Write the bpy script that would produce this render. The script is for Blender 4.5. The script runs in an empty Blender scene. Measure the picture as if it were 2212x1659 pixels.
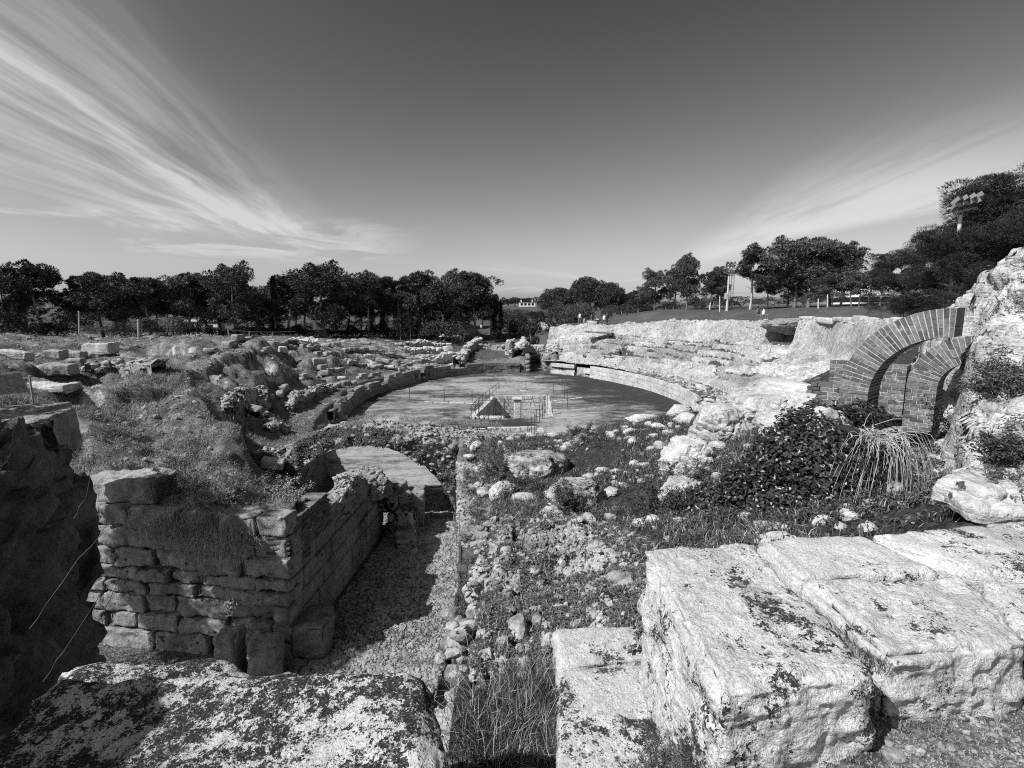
import bpy, math, random
import numpy as np
from mathutils import Vector, Matrix

rng = np.random.default_rng(7)
R = math.radians
sc = bpy.context.scene
COL = sc.collection

# ------------------------------------------------------------------ camera model (photo measured on a 2212 x 1659 grid)
F = 1106.0; CX = 1106.0; CY = 829.5; TH = R(8.4); EYE = 8.0
CT, ST = math.cos(TH), math.sin(TH)
def ray(px, py):
    u = (px - CX) / F; v = (CY - py) / F
    return u, CT + v * ST, -ST + v * CT
def aty(px, py, Y):
    u, dy, dz = ray(px, py); k = Y / dy
    return np.array((u * k, Y, EYE + dz * k))
def atz(px, py, z):
    u, dy, dz = ray(px, py); k = (z - EYE) / dz
    return np.array((u * k, dy * k, z))

cam = bpy.data.cameras.new('camera'); co = bpy.data.objects.new('camera', cam); COL.objects.link(co)
co.location = (0, 0, EYE); co.rotation_euler = (R(90) - TH, 0, 0)
cam.sensor_width = 36; cam.lens = 18; cam.clip_start = 0.05; cam.clip_end = 3000
sc.camera = co

# ------------------------------------------------------------------ noise
def _h(ix, iy, iz, seed):
    h = (ix.astype(np.uint32) * np.uint32(374761393)) ^ (iy.astype(np.uint32) * np.uint32(668265263)) ^ (iz.astype(np.uint32) * np.uint32(2147483647)) ^ np.uint32((seed * 1274126177 + 12345) & 0xffffffff)
    h = (h ^ (h >> np.uint32(13))) * np.uint32(1274126177)
    h = (h ^ (h >> np.uint32(15))) * np.uint32(2246822519)
    h = h ^ (h >> np.uint32(16))
    return h.astype(np.float64) / 4294967295.0
def vnoise(p, seed=0):
    f = np.floor(p); i = f.astype(np.int64); t = p - f
    t = t * t * t * (t * (t * 6 - 15) + 10)
    out = 0
    for dx in (0, 1):
        wx = t[:, 0] if dx else 1 - t[:, 0]
        for dy in (0, 1):
            wy = t[:, 1] if dy else 1 - t[:, 1]
            for dz in (0, 1):
                wz = t[:, 2] if dz else 1 - t[:, 2]
                out = out + wx * wy * wz * _h(i[:, 0] + dx, i[:, 1] + dy, i[:, 2] + dz, seed)
    return out * 2 - 1
def fbm(p, o=4, seed=0, gain=.5, lac=2.03):
    p = np.asarray(p, float); a = 1; s = 0; n = 0
    for k in range(o):
        s = s + a * vnoise(p + 17.3 * k, seed + k); n += a; a *= gain; p = p * lac
    return s / n
def ridged(p, o=4, seed=0):
    p = np.asarray(p, float); a = 1; s = 0; n = 0
    for k in range(o):
        s = s + a * (1 - np.abs(vnoise(p + 9.1 * k, seed + k)) * 2); n += a; a *= .5; p = p * 2.07
    return s / n
def worley(p, seed=0):
    """distance to the nearest and second nearest cell point, and the nearest cell's random number"""
    p = np.asarray(p, float); f = np.floor(p).astype(np.int64)
    d1 = np.full(len(p), 9.); d2 = np.full(len(p), 9.); cid = np.zeros(len(p))
    for dx in (-1, 0, 1):
        for dy in (-1, 0, 1):
            for dz in (-1, 0, 1):
                c = f + np.array((dx, dy, dz))
                q = np.stack([_h(c[:, 0], c[:, 1], c[:, 2], seed + 11 * k) for k in (1, 2, 3)], 1) + c
                d = np.sqrt(((p - q) ** 2).sum(1))
                near = d < d1
                d2 = np.where(near, d1, np.minimum(d2, d)); cid = np.where(near, _h(c[:, 0], c[:, 1], c[:, 2], seed + 91), cid)
                d1 = np.minimum(d1, d)
    return d1, d2, cid
def sstep(a, b, x):
    t = np.clip((x - a) / (b - a), 0, 1); return t * t * (3 - 2 * t)
def xyz(x, y, z=0.):
    return np.stack(np.broadcast_arrays(np.asarray(x, float), np.asarray(y, float), np.asarray(z, float)), -1).reshape(-1, 3)

# ------------------------------------------------------------------ mesh helpers
def mk(name, v, f, m, parent=None, smooth=True, attrs=None):
    """v (n,3); f: an (m,k) array or a list of such arrays"""
    v = np.asarray(v, np.float32)
    fl = f if isinstance(f, (list, tuple)) and len(f) and isinstance(f[0], np.ndarray) and f[0].ndim == 2 else [np.asarray(f)]
    me = bpy.data.meshes.new(name)
    nl = sum(a.size for a in fl); nf = sum(len(a) for a in fl)
    me.vertices.add(len(v)); me.vertices.foreach_set('co', v.ravel())
    me.loops.add(nl); me.polygons.add(nf)
    me.loops.foreach_set('vertex_index', np.concatenate([a.ravel() for a in fl]).astype(np.int32))
    tot = np.concatenate([np.full(len(a), a.shape[1]) for a in fl]); st = np.concatenate([[0], np.cumsum(tot)[:-1]])
    me.polygons.foreach_set('loop_start', st.astype(np.int32))
    me.polygons.foreach_set('use_smooth', np.full(nf, smooth))
    for k, a in (attrs or {}).items():
        at = me.attributes.new(k, 'FLOAT', 'POINT'); at.data.foreach_set('value', np.asarray(a, np.float32))
    me.update(calc_edges=True)
    if m is not None: me.materials.append(m)
    o = bpy.data.objects.new(name, me); COL.objects.link(o)
    if parent is not None: o.parent = parent
    return o
def tag(o, label=None, cat=None, group=None, kind=None):
    if label: o['label'] = label
    if cat: o['category'] = cat
    if group: o['group'] = group
    if kind: o['kind'] = kind
    return o
def empty(name, loc, label, cat, group=None, rz=0, sca=1):
    o = bpy.data.objects.new(name, None); COL.objects.link(o); o.location = loc; o.rotation_euler = (0, 0, rz); o.scale = (sca,) * 3 if not isinstance(sca, (tuple, list)) else sca
    return tag(o, label, cat, group)
def copy_tree(o, loc, rz, sca, label, group=None):
    c = o.copy(); COL.objects.link(c); c.location = loc; c.rotation_euler = (0, 0, rz); c.scale = (sca,) * 3 if not isinstance(sca, (tuple, list)) else sca
    c['label'] = label
    if group: c['group'] = group
    for ch in o.children:
        d = ch.copy(); COL.objects.link(d); d.parent = c
    return c
class MB:
    """collects pieces into one mesh"""
    def __init__(s): s.v = []; s.f = {}; s.n = 0
    def add(s, v, f):
        v = np.asarray(v, float).reshape(-1, 3)
        for a in (f if isinstance(f, list) else [f]):
            a = np.asarray(a); s.f.setdefault(a.shape[1], []).append(a + s.n)
        s.v.append(v); s.n += len(v); return s
    def build(s, name, m, parent=None, smooth=True):
        return mk(name, np.concatenate(s.v), [np.concatenate(a) for a in s.f.values()], m, parent, smooth)
def gridf(nu, nv):
    i = np.arange((nu - 1) * (nv - 1)); a = i // (nv - 1); b = i % (nv - 1); q = a * nv + b
    return np.stack([q, q + nv, q + nv + 1, q + 1], 1)
BOXF = np.array([[0, 1, 3, 2], [4, 6, 7, 5], [0, 4, 5, 1], [2, 3, 7, 6], [0, 2, 6, 4], [1, 5, 7, 3]])
def boxv(x0, x1, y0, y1, z0, z1):
    return np.array([(x, y, z) for x in (x0, x1) for y in (y0, y1) for z in (z0, z1)], float)
_sb = {}
def subbox(nx, ny, nz):
    """welded box of [-1,1]^3 with nx, ny, nz cells"""
    if (nx, ny, nz) in _sb: return _sb[(nx, ny, nz)]
    vs = []; fs = []; n = 0
    lx, ly, lz = (np.linspace(-1, 1, k + 1) for k in (nx, ny, nz))
    for ax, (la, lb) in enumerate(((ly, lz), (lz, lx), (lx, ly))):
        for s in (-1, 1):
            a, b = np.meshgrid(la, lb, indexing='ij'); c = np.full(a.shape, float(s))
            p = np.stack([c, a, b], -1).reshape(-1, 3); p = np.roll(p, ax, 1)
            f = gridf(len(la), len(lb)); f = f if s > 0 else f[:, ::-1]
            vs.append(p); fs.append(f + n); n += len(p)
    v = np.concatenate(vs); f = np.concatenate(fs)
    u, inv = np.unique(np.round(v, 5), axis=0, return_inverse=True)
    _sb[(nx, ny, nz)] = (u, inv.reshape(-1)[f]); return _sb[(nx, ny, nz)]
def stone_block(size, cell=.08, r=.05, amp=.02, freq=3., seed=0, chip=0., octv=4):
    """weathered block, centred: rounded edges, pitted faces, knocked-off corners"""
    h = np.array(size) / 2.
    n = [max(2, min(90, int(round(s / cell)))) for s in size]
    v, f = subbox(*n); p = v * h
    r = min(r, h.min() * .9)
    core = np.clip(p, -(h - r), h - r); d = p - core
    nn = np.sqrt((d ** 2).sum(1, keepdims=True)); d = d / np.maximum(nn, 1e-9)
    p = core + r * d
    q = p + seed * 7.7
    disp = amp * fbm(q * freq, octv, seed) + amp * .45 * fbm(q * freq * 5, 3, seed + 5)
    if chip:
        e = (np.abs(v) > .82).sum(1)
        disp = disp - chip * np.clip(fbm(q * freq * .7, 3, seed + 9) + .1, 0, 1) * np.clip(e, 0, 2)
    return p + d * disp[:, None], f
_ico = {}
def ico(s):
    if s not in _ico:
        import bmesh
        bm = bmesh.new(); bmesh.ops.create_icosphere(bm, subdivisions=s, radius=1)
        v = np.array([x.co[:] for x in bm.verts]); f = np.array([[q.index for q in x.verts] for x in bm.faces]); bm.free(); _ico[s] = (v, f)
    return _ico[s]
def rock(size, sub=4, seed=0, amp=.35, freq=1.1, flat=.0, strat=0., pit=.06):
    """irregular rock mass, radii = size"""
    v, f = ico(sub); q = v * freq + seed * 3.1
    rr = 1 + amp * fbm(q, 4, seed) + pit * ridged(q * 4, 4, seed + 3)
    w = v * rr[:, None]
    rg = np.random.default_rng(seed + 1000)
    for _ in range(16):
        nr = rg.normal(size=3); nr[2] *= .8; nr /= np.linalg.norm(nr); dd = w @ nr; lim = rg.uniform(.62, .95)
        w = w - np.outer(np.clip(dd - lim, 0, None) * .85, nr)
    w1, w2, wi = worley(w * 2.1 + seed, seed)
    w = w * (1 + .10 * (wi - .5) - .09 * sstep(.09, 0., w2 - w1) + .05 * ridged(w * 6, 3, seed + 8) * pit / .06)[:, None]
    if strat:
        w = w + strat * np.sign(v) * np.array((1, 1, 0)) * (np.floor(w[:, 2:3] * 5 + .6 * fbm(v * 2, 2, seed)[:, None]) % 2 - .5)
    if flat: w[:, 2] = np.where(w[:, 2] > 1 - flat, 1 - flat + (w[:, 2] - 1 + flat) * .2, w[:, 2])
    return w * np.array(size), f
_rt = []
for k in range(10):
    v, f = ico(2)
    q = v * 1.2 + k * 5.3
    # faceted: pull towards a few random planes
    w = v * (1 + .25 * fbm(q, 3, k))[:, None]
    for _ in range(7):
        nrm = rng.normal(size=3); nrm /= np.linalg.norm(nrm); d = w @ nrm; lim = rng.uniform(.55, .85)
        w = w - np.outer(np.clip(d - lim, 0, None) * .9, nrm)
    _rt.append(w)
ICO2F = ico(2)[1]
ICO1 = ico(1)
def rotmats(n, tilt=math.pi):
    a = rng.uniform(0, 2 * math.pi, n); t = rng.uniform(-tilt, tilt, n); b = rng.uniform(0, 2 * math.pi, n)
    ca, sa, ct, st, cb, sb = np.cos(a), np.sin(a), np.cos(t), np.sin(t), np.cos(b), np.sin(b)
    Z = np.zeros(n); O = np.ones(n)
    A = np.stack([np.stack([ca, -sa, Z], -1), np.stack([sa, ca, Z], -1), np.stack([Z, Z, O], -1)], 1)
    T = np.stack([np.stack([O, Z, Z], -1), np.stack([Z, ct, -st], -1), np.stack([Z, st, ct], -1)], 1)
    B = np.stack([np.stack([cb, -sb, Z], -1), np.stack([sb, cb, Z], -1), np.stack([Z, Z, O], -1)], 1)
    return A @ T @ B
def scatter_rocks(mb, pts, size, squash=(1, 1, .7), low=False, tilt=.5):
    """many small stones added to one mesh: pts (n,3), size (n,)"""
    pts = np.asarray(pts, float); n = len(pts)
    if n == 0: return mb
    size = np.broadcast_to(size, n); M = rotmats(n, tilt)
    if low:
        T = np.stack([t[:42] for t in _rt]); f = ICO1[1]
    else:
        T = np.stack(_rt); f = ICO2F
    k = rng.integers(0, len(_rt), n)
    v = T[k] * (np.array(squash) * rng.uniform(.7, 1.3, (n, 3)))[:, None, :] * size[:, None, None]
    v = np.einsum('nij,nkj->nki', M, v) + pts[:, None, :]
    m = v.shape[1]
    ff = (f[None] + (np.arange(n) * m)[:, None, None]).reshape(-1, 3)
    return mb.add(v.reshape(-1, 3), ff)
def tube(mb, pts, r0, r1, k=6, cap=True):
    pts = np.asarray(pts, float); n = len(pts)
    t = np.gradient(pts, axis=0); t /= np.maximum(np.linalg.norm(t, axis=1, keepdims=True), 1e-9)
    ref = np.where(np.abs(t[:, 2:3]) > .9, np.array([[1., 0, 0]]), np.array([[0, 0, 1.]]))
    a = np.cross(t, ref); a /= np.maximum(np.linalg.norm(a, axis=1, keepdims=True), 1e-9); b = np.cross(t, a)
    rr = np.linspace(r0, r1, n)[:, None, None] if np.isscalar(r0) else np.asarray(r0)[:, None, None]
    an = np.linspace(0, 2 * math.pi, k, endpoint=False)
    v = pts[:, None] + rr * (np.cos(an)[None, :, None] * a[:, None] + np.sin(an)[None, :, None] * b[:, None])
    i = np.arange(n - 1)[:, None] * k; j = np.arange(k)[None]; j2 = (j + 1) % k
    f = np.stack([i + j, i + j2, i + k + j2, i + k + j], -1).reshape(-1, 4)
    mb.add(v.reshape(-1, 3), f)
    if cap:
        mb.add(v[-1], np.arange(k)[None]); mb.add(v[0], np.arange(k)[None, ::-1])
    return mb
def blades(pts, h, w, lean=.5, bend=.4, dirn=None):
    """grass blades: 5 vertices each; returns v, [quads, tris]"""
    n = len(pts); h = np.broadcast_to(h, n) * rng.uniform(.5, 1.3, n); a = rng.uniform(0, 2 * math.pi, n)
    if dirn is not None: a = dirn + rng.normal(0, .7, n)
    l = np.abs(rng.normal(0, lean, n)); dx, dy = np.cos(a), np.sin(a)
    side = np.stack([-dy, dx, np.zeros(n)], 1); b2 = rng.uniform(0, 2 * math.pi, n)
    side = np.stack([np.cos(b2), np.sin(b2), np.zeros(n)], 1)
    d1 = np.stack([dx * np.sin(l), dy * np.sin(l), np.cos(l)], 1); l2 = l + bend * rng.uniform(.3, 1.6, n)
    d2 = np.stack([dx * np.sin(l2), dy * np.sin(l2), np.cos(l2)], 1)
    m = pts + d1 * (h * .55)[:, None]; t = m + d2 * (h * .45)[:, None]
    ww = (np.broadcast_to(w, n) * .5)[:, None]
    v = np.stack([pts - side * ww, pts + side * ww, m + side * ww * .7, m - side * ww * .7, t], 1).reshape(-1, 3)
    i = np.arange(n)[:, None] * 5
    return v, [i + np.array([[0, 1, 2, 3]]), i + np.array([[3, 2, 4]])]
def leaves(c, nrm, L, W):
    """diamond leaves at c (n,3) with rough normals"""
    n = len(c); nrm = nrm + rng.normal(0, .45, (n, 3)); nrm /= np.maximum(np.linalg.norm(nrm, axis=1, keepdims=True), 1e-9)
    a = np.cross(nrm, rng.normal(size=(n, 3))); a /= np.maximum(np.linalg.norm(a, axis=1, keepdims=True), 1e-9); b = np.cross(nrm, a)
    L = (np.broadcast_to(L, n) * rng.uniform(.7, 1.3, n) * .5)[:, None]; W = (np.broadcast_to(W, n) * rng.uniform(.7, 1.3, n) * .5)[:, None]
    v = np.stack([c - a * L, c + b * W + nrm * W * .3, c + a * L, c - b * W + nrm * W * .3], 1).reshape(-1, 3)
    return v, np.arange(n * 4).reshape(n, 4)
# ------------------------------------------------------------------ materials (the photograph is monochrome: every colour is a grey)
class NT:
    def __init__(s, tree): s.t = tree; s.n = tree.nodes; s.l = tree.links
    def new(s, t, **k):
        n = s.n.new(t)
        for a, b in k.items(): setattr(n, a, b)
        return n
    def put(s, sock, v):
        if v is None: return
        if isinstance(v, bpy.types.NodeSocket): s.l.new(v, sock)
        elif sock.type == 'RGBA' and np.isscalar(v): sock.default_value = (v, v, v, 1)
        elif sock.type == 'VECTOR' and np.isscalar(v): sock.default_value = (v, v, v)
        else: sock.default_value = v
    def math(s, op, a, b=None, c=None, clamp=False):
        n = s.new('ShaderNodeMath', operation=op, use_clamp=clamp)
        s.put(n.inputs[0], a); s.put(n.inputs[1], b); s.put(n.inputs[2], c); return n.outputs[0]
    def noise(s, vec, scale, detail=5, rough=.55, dist=0., out=0):
        n = s.new('ShaderNodeTexNoise'); s.put(n.inputs['Vector'], vec); s.put(n.inputs['Scale'], scale)
        n.inputs['Detail'].default_value = detail; n.inputs['Roughness'].default_value = rough; n.inputs['Distortion'].default_value = dist
        return n.outputs[out]
    def vor(s, vec, scale, feature='F1', out='Distance', rnd=1.):
        n = s.new('ShaderNodeTexVoronoi', feature=feature); s.put(n.inputs['Vector'], vec); s.put(n.inputs['Scale'], scale)
        n.inputs['Randomness'].default_value = rnd
        return n.outputs[out]
    def ramp(s, x, a, b, va=0., vb=1., smooth=True):
        n = s.new('ShaderNodeMapRange', interpolation_type='SMOOTHSTEP' if smooth else 'LINEAR', clamp=True)
        s.put(n.inputs[0], x); s.put(n.inputs[1], a); s.put(n.inputs[2], b); s.put(n.inputs[3], va); s.put(n.inputs[4], vb)
        return n.outputs[0]
    def mix(s, f, a, b):
        n = s.new('ShaderNodeMix', data_type='FLOAT'); s.put(n.inputs[0], f); s.put(n.inputs[2], a); s.put(n.inputs[3], b); return n.outputs[0]
    def comb(s, x, y, z):
        n = s.new('ShaderNodeCombineXYZ'); s.put(n.inputs[0], x); s.put(n.inputs[1], y); s.put(n.inputs[2], z); return n.outputs[0]
    def sep(s, v):
        n = s.new('ShaderNodeSeparateXYZ'); s.put(n.inputs[0], v); return n.outputs
    def vscale(s, v, k):
        n = s.new('ShaderNodeVectorMath', operation='MULTIPLY'); s.put(n.inputs[0], v); n.inputs[1].default_value = k; return n.outputs[0]
    def bump(s, h, strength, dist, nrm=None):
        n = s.new('ShaderNodeBump'); s.put(n.inputs['Height'], h); n.inputs['Strength'].default_value = strength; n.inputs['Distance'].default_value = dist
        s.put(n.inputs['Normal'], nrm); return n.outputs[0]
    def pos(s): return s.new('ShaderNodeNewGeometry').outputs['Position']
    def rand(s): return s.new('ShaderNodeObjectInfo').outputs['Random']
    def attr(s, a): return s.new('ShaderNodeAttribute', attribute_name=a).outputs['Fac']
def mat(name, rough=.9, spec=.2):
    m = bpy.data.materials.new(name); m.use_nodes = True; T = NT(m.node_tree)
    b = m.node_tree.nodes['Principled BSDF']; b.inputs['Roughness'].default_value = rough; b.inputs['Specular IOR Level'].default_value = spec
    return m, T, b
def setc(T, b, val):
    T.put(b.inputs['Base Color'], val)

def stone_mat(name, base=.5, dark=.3, lich=.0, lscale=9., lval=.045, bs=1., fine=40., stain=.5, strat=0., pit=.5):
    """limestone: mottled, pitted, with dark lichen rosettes covering about lich of it"""
    m, T, b = mat(name, .93, .15); p = T.pos()
    big = T.noise(p, 1.1 * bs, 6, .6); mid = T.noise(p, 6 * bs, 6, .65); fin = T.noise(p, fine, 5, .6)
    v = T.ramp(T.math('ADD', T.math('MULTIPLY', big, .55), T.math('MULTIPLY', mid, .45)), .34, .62, dark, base)
    v = T.math('MULTIPLY', v, T.ramp(fin, .3, .65, .72, 1.12))
    st = T.noise(p, 2.3 * bs, 7, .72, .6)
    v = T.math('MULTIPLY', v, T.ramp(st, .56, .72, 1., 1 - stain))
    if lich > 0:
        w = T.noise(p, lscale * 2.2, 4, .6, out=1)
        wv = T.new('ShaderNodeVectorMath', operation='MULTIPLY_ADD'); T.put(wv.inputs[0], w); wv.inputs[1].default_value = (.13, .13, .13); T.put(wv.inputs[2], p)
        cell = T.vor(wv.outputs[0], lscale, 'F1', 'Distance'); clus = T.noise(p, lscale * .12, 5, .68)
        edge = T.noise(p, lscale * 7, 4, .7)
        # rosettes where the cluster noise is high
        rad = T.ramp(clus, .62 - lich * .5, .86 - lich * .42, .0, .72)
        mk_ = T.ramp(T.math('SUBTRACT', T.math('ADD', cell, T.math('MULTIPLY', T.math('SUBTRACT', edge, .5), .5)), rad), -.06, .07, 1., 0.)
        mk_ = T.math('MULTIPLY', mk_, T.ramp(T.noise(p, lscale * 2.6, 6, .75), .30, .46, .35, 1.))
        lv = T.math('MULTIPLY', T.ramp(T.noise(p, lscale * 5, 4, .7), .3, .7, .6, 1.8), lval)
        v = T.mix(mk_, v, lv)
    setc(T, b, v)
    hgt = T.math('ADD', T.math('MULTIPLY', T.noise(p, 9 * bs, 7, .66), .8), T.math('MULTIPLY', T.noise(p, fine * 1.4, 4, .6), .25))
    pits = T.math('MULTIPLY', T.ramp(T.vor(p, 19 * bs, 'F1'), .02, .26, -.45 * pit, 0.), T.ramp(T.noise(p, 3.1 * bs, 4, .6), .45, .62))
    hgt = T.math('ADD', hgt, pits)
    if strat:
        z = T.vscale(p, (1.2, 1.2, 14.)); hgt = T.math('ADD', hgt, T.math('MULTIPLY', T.noise(z, 1.3, 5, .6, .4), strat))
    T.put(b.inputs['Normal'], T.bump(hgt, .9, .05 / bs))
    return m
def leaf_mat(name, lo, hi, rough=.6, spec=.25, scale=1.2):
    m, T, b = mat(name, rough, spec); p = T.pos()
    n = T.noise(p, scale, 4, .6); r = T.rand(); isl = T.new('ShaderNodeNewGeometry').outputs['Random Per Island']
    v = T.ramp(T.math('ADD', T.math('MULTIPLY', n, .5), T.math('ADD', T.math('MULTIPLY', isl, .35), T.math('MULTIPLY', r, .25))), .2, .85, lo, hi)
    setc(T, b, v); return m
def plain_mat(name, val, rough=.7, spec=.3, var=.25, scale=8.):
    m, T, b = mat(name, rough, spec); p = T.pos()
    setc(T, b, T.math('MULTIPLY', T.ramp(T.noise(p, scale, 5, .6), .3, .7, 1 - var, 1 + var), val))
    T.put(b.inputs['Normal'], T.bump(T.noise(p, scale * 6, 4, .6), .25, .01)); return m

M = {}
M['block'] = stone_mat('lichened limestone', .62, .42, .50, 24., .03, 1., 60., .22)
M['block_bare'] = stone_mat('bare limestone', .60, .40, .30, 24., .04, 1., 60., .25)
M['slab'] = stone_mat('heavily lichened limestone', .58, .38, .66, 26., .025, 1., 60., .35)
M['ashlar'] = stone_mat('ashlar limestone', .36, .14, .25, 5., .05, .8, 26., .5)
M['ashlar_dark'] = stone_mat('stained ashlar', .30, .13, .18, 4., .04, .8, 26., .6)
M['pale'] = stone_mat('pale limestone', .54, .30, .05, 3., .08, .5, 14., .35, .6)
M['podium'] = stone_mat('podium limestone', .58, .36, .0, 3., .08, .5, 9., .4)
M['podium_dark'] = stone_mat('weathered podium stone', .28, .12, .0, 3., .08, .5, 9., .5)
M['rubble'] = stone_mat('rubble masonry', .42, .15, .46, 9., .025, 1., 22., .7)
M['rubble_pale'] = stone_mat('pale rubble', .46, .10, .42, 14., .02, 1., 34., .75)
M['rock'] = stone_mat('limestone rock', .58, .30, .14, 6., .05, .8, 26., .45, .5)
M['cliff'] = stone_mat('bedded limestone', .58, .24, .14, 5., .04, .8, 24., .6, 1.1)
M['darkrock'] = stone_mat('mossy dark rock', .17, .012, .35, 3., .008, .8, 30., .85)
M['bank_stone'] = stone_mat('bank stone', .36, .18, .15, 3., .05, .6, 12., .5)
M['bark'] = plain_mat('pine bark', .16, .9, .1, .5, 6.)
M['palebark'] = plain_mat('pale bark', .42, .9, .1, .35, 6.)
M['pine'] = leaf_mat('pine needles', .016, .105, .6, .2, .7)
M['pine_soft'] = leaf_mat('grey pine needles', .024, .14, .6, .2, .7)
M['pine_dark'] = leaf_mat('dark pine needles', .010, .055, .6, .2, .7)
M['cypress'] = leaf_mat('cypress foliage', .012, .035, .7, .15, 1.5)
M['olive'] = leaf_mat('olive leaves', .03, .11, .5, .3, 1.)
M['hedge'] = leaf_mat('hedge leaves', .01, .035, .7, .15, 1.)
M['ivy'] = leaf_mat('ivy leaves', .012, .06, .38, .5, 3.)
M['weed'] = leaf_mat('weeds', .02, .13, .6, .2, 2.)
M['drygrass'] = leaf_mat('dry grass', .14, .52, .7, .15, 2.5)
M['bankgrass'] = leaf_mat('bank grass', .05, .27, .7, .15, 1.5)
M['grass'] = leaf_mat('green grass', .03, .13, .6, .2, 2.)
M['twig'] = plain_mat('dry twigs', .22, .8, .2, .35, 5.)
M['paletwig'] = plain_mat('pale twigs', .42, .8, .2, .35, 5.)
M['darktwig'] = plain_mat('dark twigs', .10, .8, .2, .35, 5.)
M['metal'] = plain_mat('grey metal', .22, .5, .5, .2, 10.)
M['palemetal'] = plain_mat('galvanised steel', .5, .5, .5, .15, 10.)
M['darkmetal'] = plain_mat('dark metal', .04, .5, .5, .2, 10.)
M['white'] = plain_mat('white paint', .78, .6, .3, .08, 1.5)
M['dark'] = plain_mat('dark opening', .015, .8, .2, .2, 2.)
M['gravel'] = stone_mat('gravel stones', .38, .12, .0, 4., .04, 2., 50., .3)
def brick_mat():
    m, T, b = mat('fired brick', .92, .15); p = T.pos()
    isl = T.new('ShaderNodeNewGeometry').outputs['Random Per Island']
    v = T.ramp(isl, 0, 1, .07, .20, False); v = T.math('MULTIPLY', v, T.ramp(T.noise(p, 24, 6, .65), .3, .7, .65, 1.3))
    v = T.mix(T.ramp(T.noise(p, 5, 5, .7), .58, .68), v, .34)
    setc(T, b, v); T.put(b.inputs['Normal'], T.bump(T.noise(p, 60, 5, .65), .6, .01)); return m
M['brick'] = brick_mat()
M['mortar'] = plain_mat('lime mortar', .40, .95, .1, .3, 14.)

def ground_mat():
    m, T, b = mat('ground', .95, .1); p = T.pos()
    n1 = T.noise(p, .35, 7, .62); n2 = T.noise(p, 2.2, 7, .66); n3 = T.noise(p, 14, 5, .62); n4 = T.noise(p, 55, 4, .6)
    # dry tufty soil and grass
    st = T.noise(T.vscale(p, (1., 2.6, 2.)), 9., 5, .7, .8)
    bank = T.math('MULTIPLY', T.ramp(T.math('ADD', T.math('MULTIPLY', n2, .5), T.math('MULTIPLY', st, .5)), .34, .66, .05, .27), T.ramp(n4, .3, .7, .5, 1.5))
    bank = T.math('MULTIPLY', bank, T.ramp(n1, .3, .7, .75, 1.2))
    # weeds: dark
    weed = T.math('MULTIPLY', T.ramp(n3, .3, .7, .015, .075), T.ramp(n4, .3, .7, .6, 1.4))
    # rock
    rk = T.math('MULTIPLY', T.ramp(T.math('ADD', T.math('MULTIPLY', n2, .5), T.math('MULTIPLY', n3, .5)), .34, .62, .16, .5), T.ramp(n4, .3, .7, .7, 1.2))
    # gravel
    cell = T.vor(p, 34., 'F1', 'Color'); cs = T.sep(cell)
    gr = T.math('MULTIPLY', T.ramp(cs[0], 0, 1, .07, .34), T.ramp(T.vor(p, 34., 'F1'), .2, .6, 1., .35))
    # arena: worn pale earth streaked by thin grass
    pa = T.vscale(p, (1., 1.9, 1.)); a1 = T.noise(pa, .22, 6, .68, .5); a2 = T.noise(pa, 1.7, 6, .7, .8); a3 = T.noise(p, 9., 4, .7)
    ar = T.math('ADD', T.math('MULTIPLY', a1, .50), T.math('ADD', T.math('MULTIPLY', a2, .36), T.math('MULTIPLY', a3, .14)))
    ar = T.math('SUBTRACT', ar, T.math('MULTIPLY', T.attr('turf_shade'), .17))
    arena = T.math('MULTIPLY', T.ramp(ar, .37, .58, .045, .38), T.ramp(n4, .3, .7, .7, 1.3))
    # green lawn
    lawn = T.math('MULTIPLY', T.ramp(n3, .3, .7, .05, .11), T.ramp(n1, .3, .7, .8, 1.2))
    w = T.math('ADD', T.attr('weed'), T.math('MULTIPLY', T.math('SUBTRACT', n2, .5), 1.6))
    v = T.mix(T.ramp(w, .35, .65), bank, weed)
    v = T.mix(T.ramp(T.math('ADD', T.attr('lawn'), T.math('MULTIPLY', T.math('SUBTRACT', n2, .5), .5)), .45, .6), v, lawn)
    r_ = T.math('ADD', T.attr('rock'), T.math('MULTIPLY', T.math('SUBTRACT', T.noise(p, 1.1, 7, .7, .5), .5), 2.2))
    v = T.mix(T.ramp(r_, .42, .62), v, rk)
    v = T.mix(T.attr('arena'), v, arena); v = T.mix(T.attr('gravel'), v, gr)
    setc(T, b, v)
    h = T.math('ADD', T.math('MULTIPLY', n3, .5), T.math('ADD', T.math('MULTIPLY', n4, .25), T.math('MULTIPLY', st, .5)))
    T.put(b.inputs['Normal'], T.bump(h, .9, .07)); return m
M['ground'] = ground_mat()

# ------------------------------------------------------------------ light
SUN = np.array((-1., -.60, 1.22)); SUN /= np.linalg.norm(SUN)
el = math.asin(SUN[2]); az = math.atan2(SUN[0], SUN[1])
L = bpy.data.lights.new('sun', 'SUN'); L.energy = 5.0; L.angle = R(.55); L.color = (1, 1, 1)
lo = bpy.data.objects.new('sun', L); COL.objects.link(lo); lo.rotation_euler = Vector(SUN).to_track_quat('Z', 'Y').to_euler(); lo.location = (0, 0, 60)
w = bpy.data.worlds.new('World'); sc.world = w; w.use_nodes = True
T = NT(w.node_tree); bg = w.node_tree.nodes['Background']
sky = T.new('ShaderNodeTexSky', sky_type='NISHITA'); sky.sun_disc = False; sky.sun_elevation = el; sky.sun_rotation = az
sky.altitude = 0; sky.air_density = 1.2; sky.dust_density = 1.5; sky.ozone_density = 1.
s3 = T.new('ShaderNodeSeparateColor'); T.put(s3.inputs[0], sky.outputs[0])
skyv = T.math('ADD', T.math('MULTIPLY', s3.outputs[0], .85), T.math('MULTIPLY', s3.outputs[1], .10))
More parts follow.
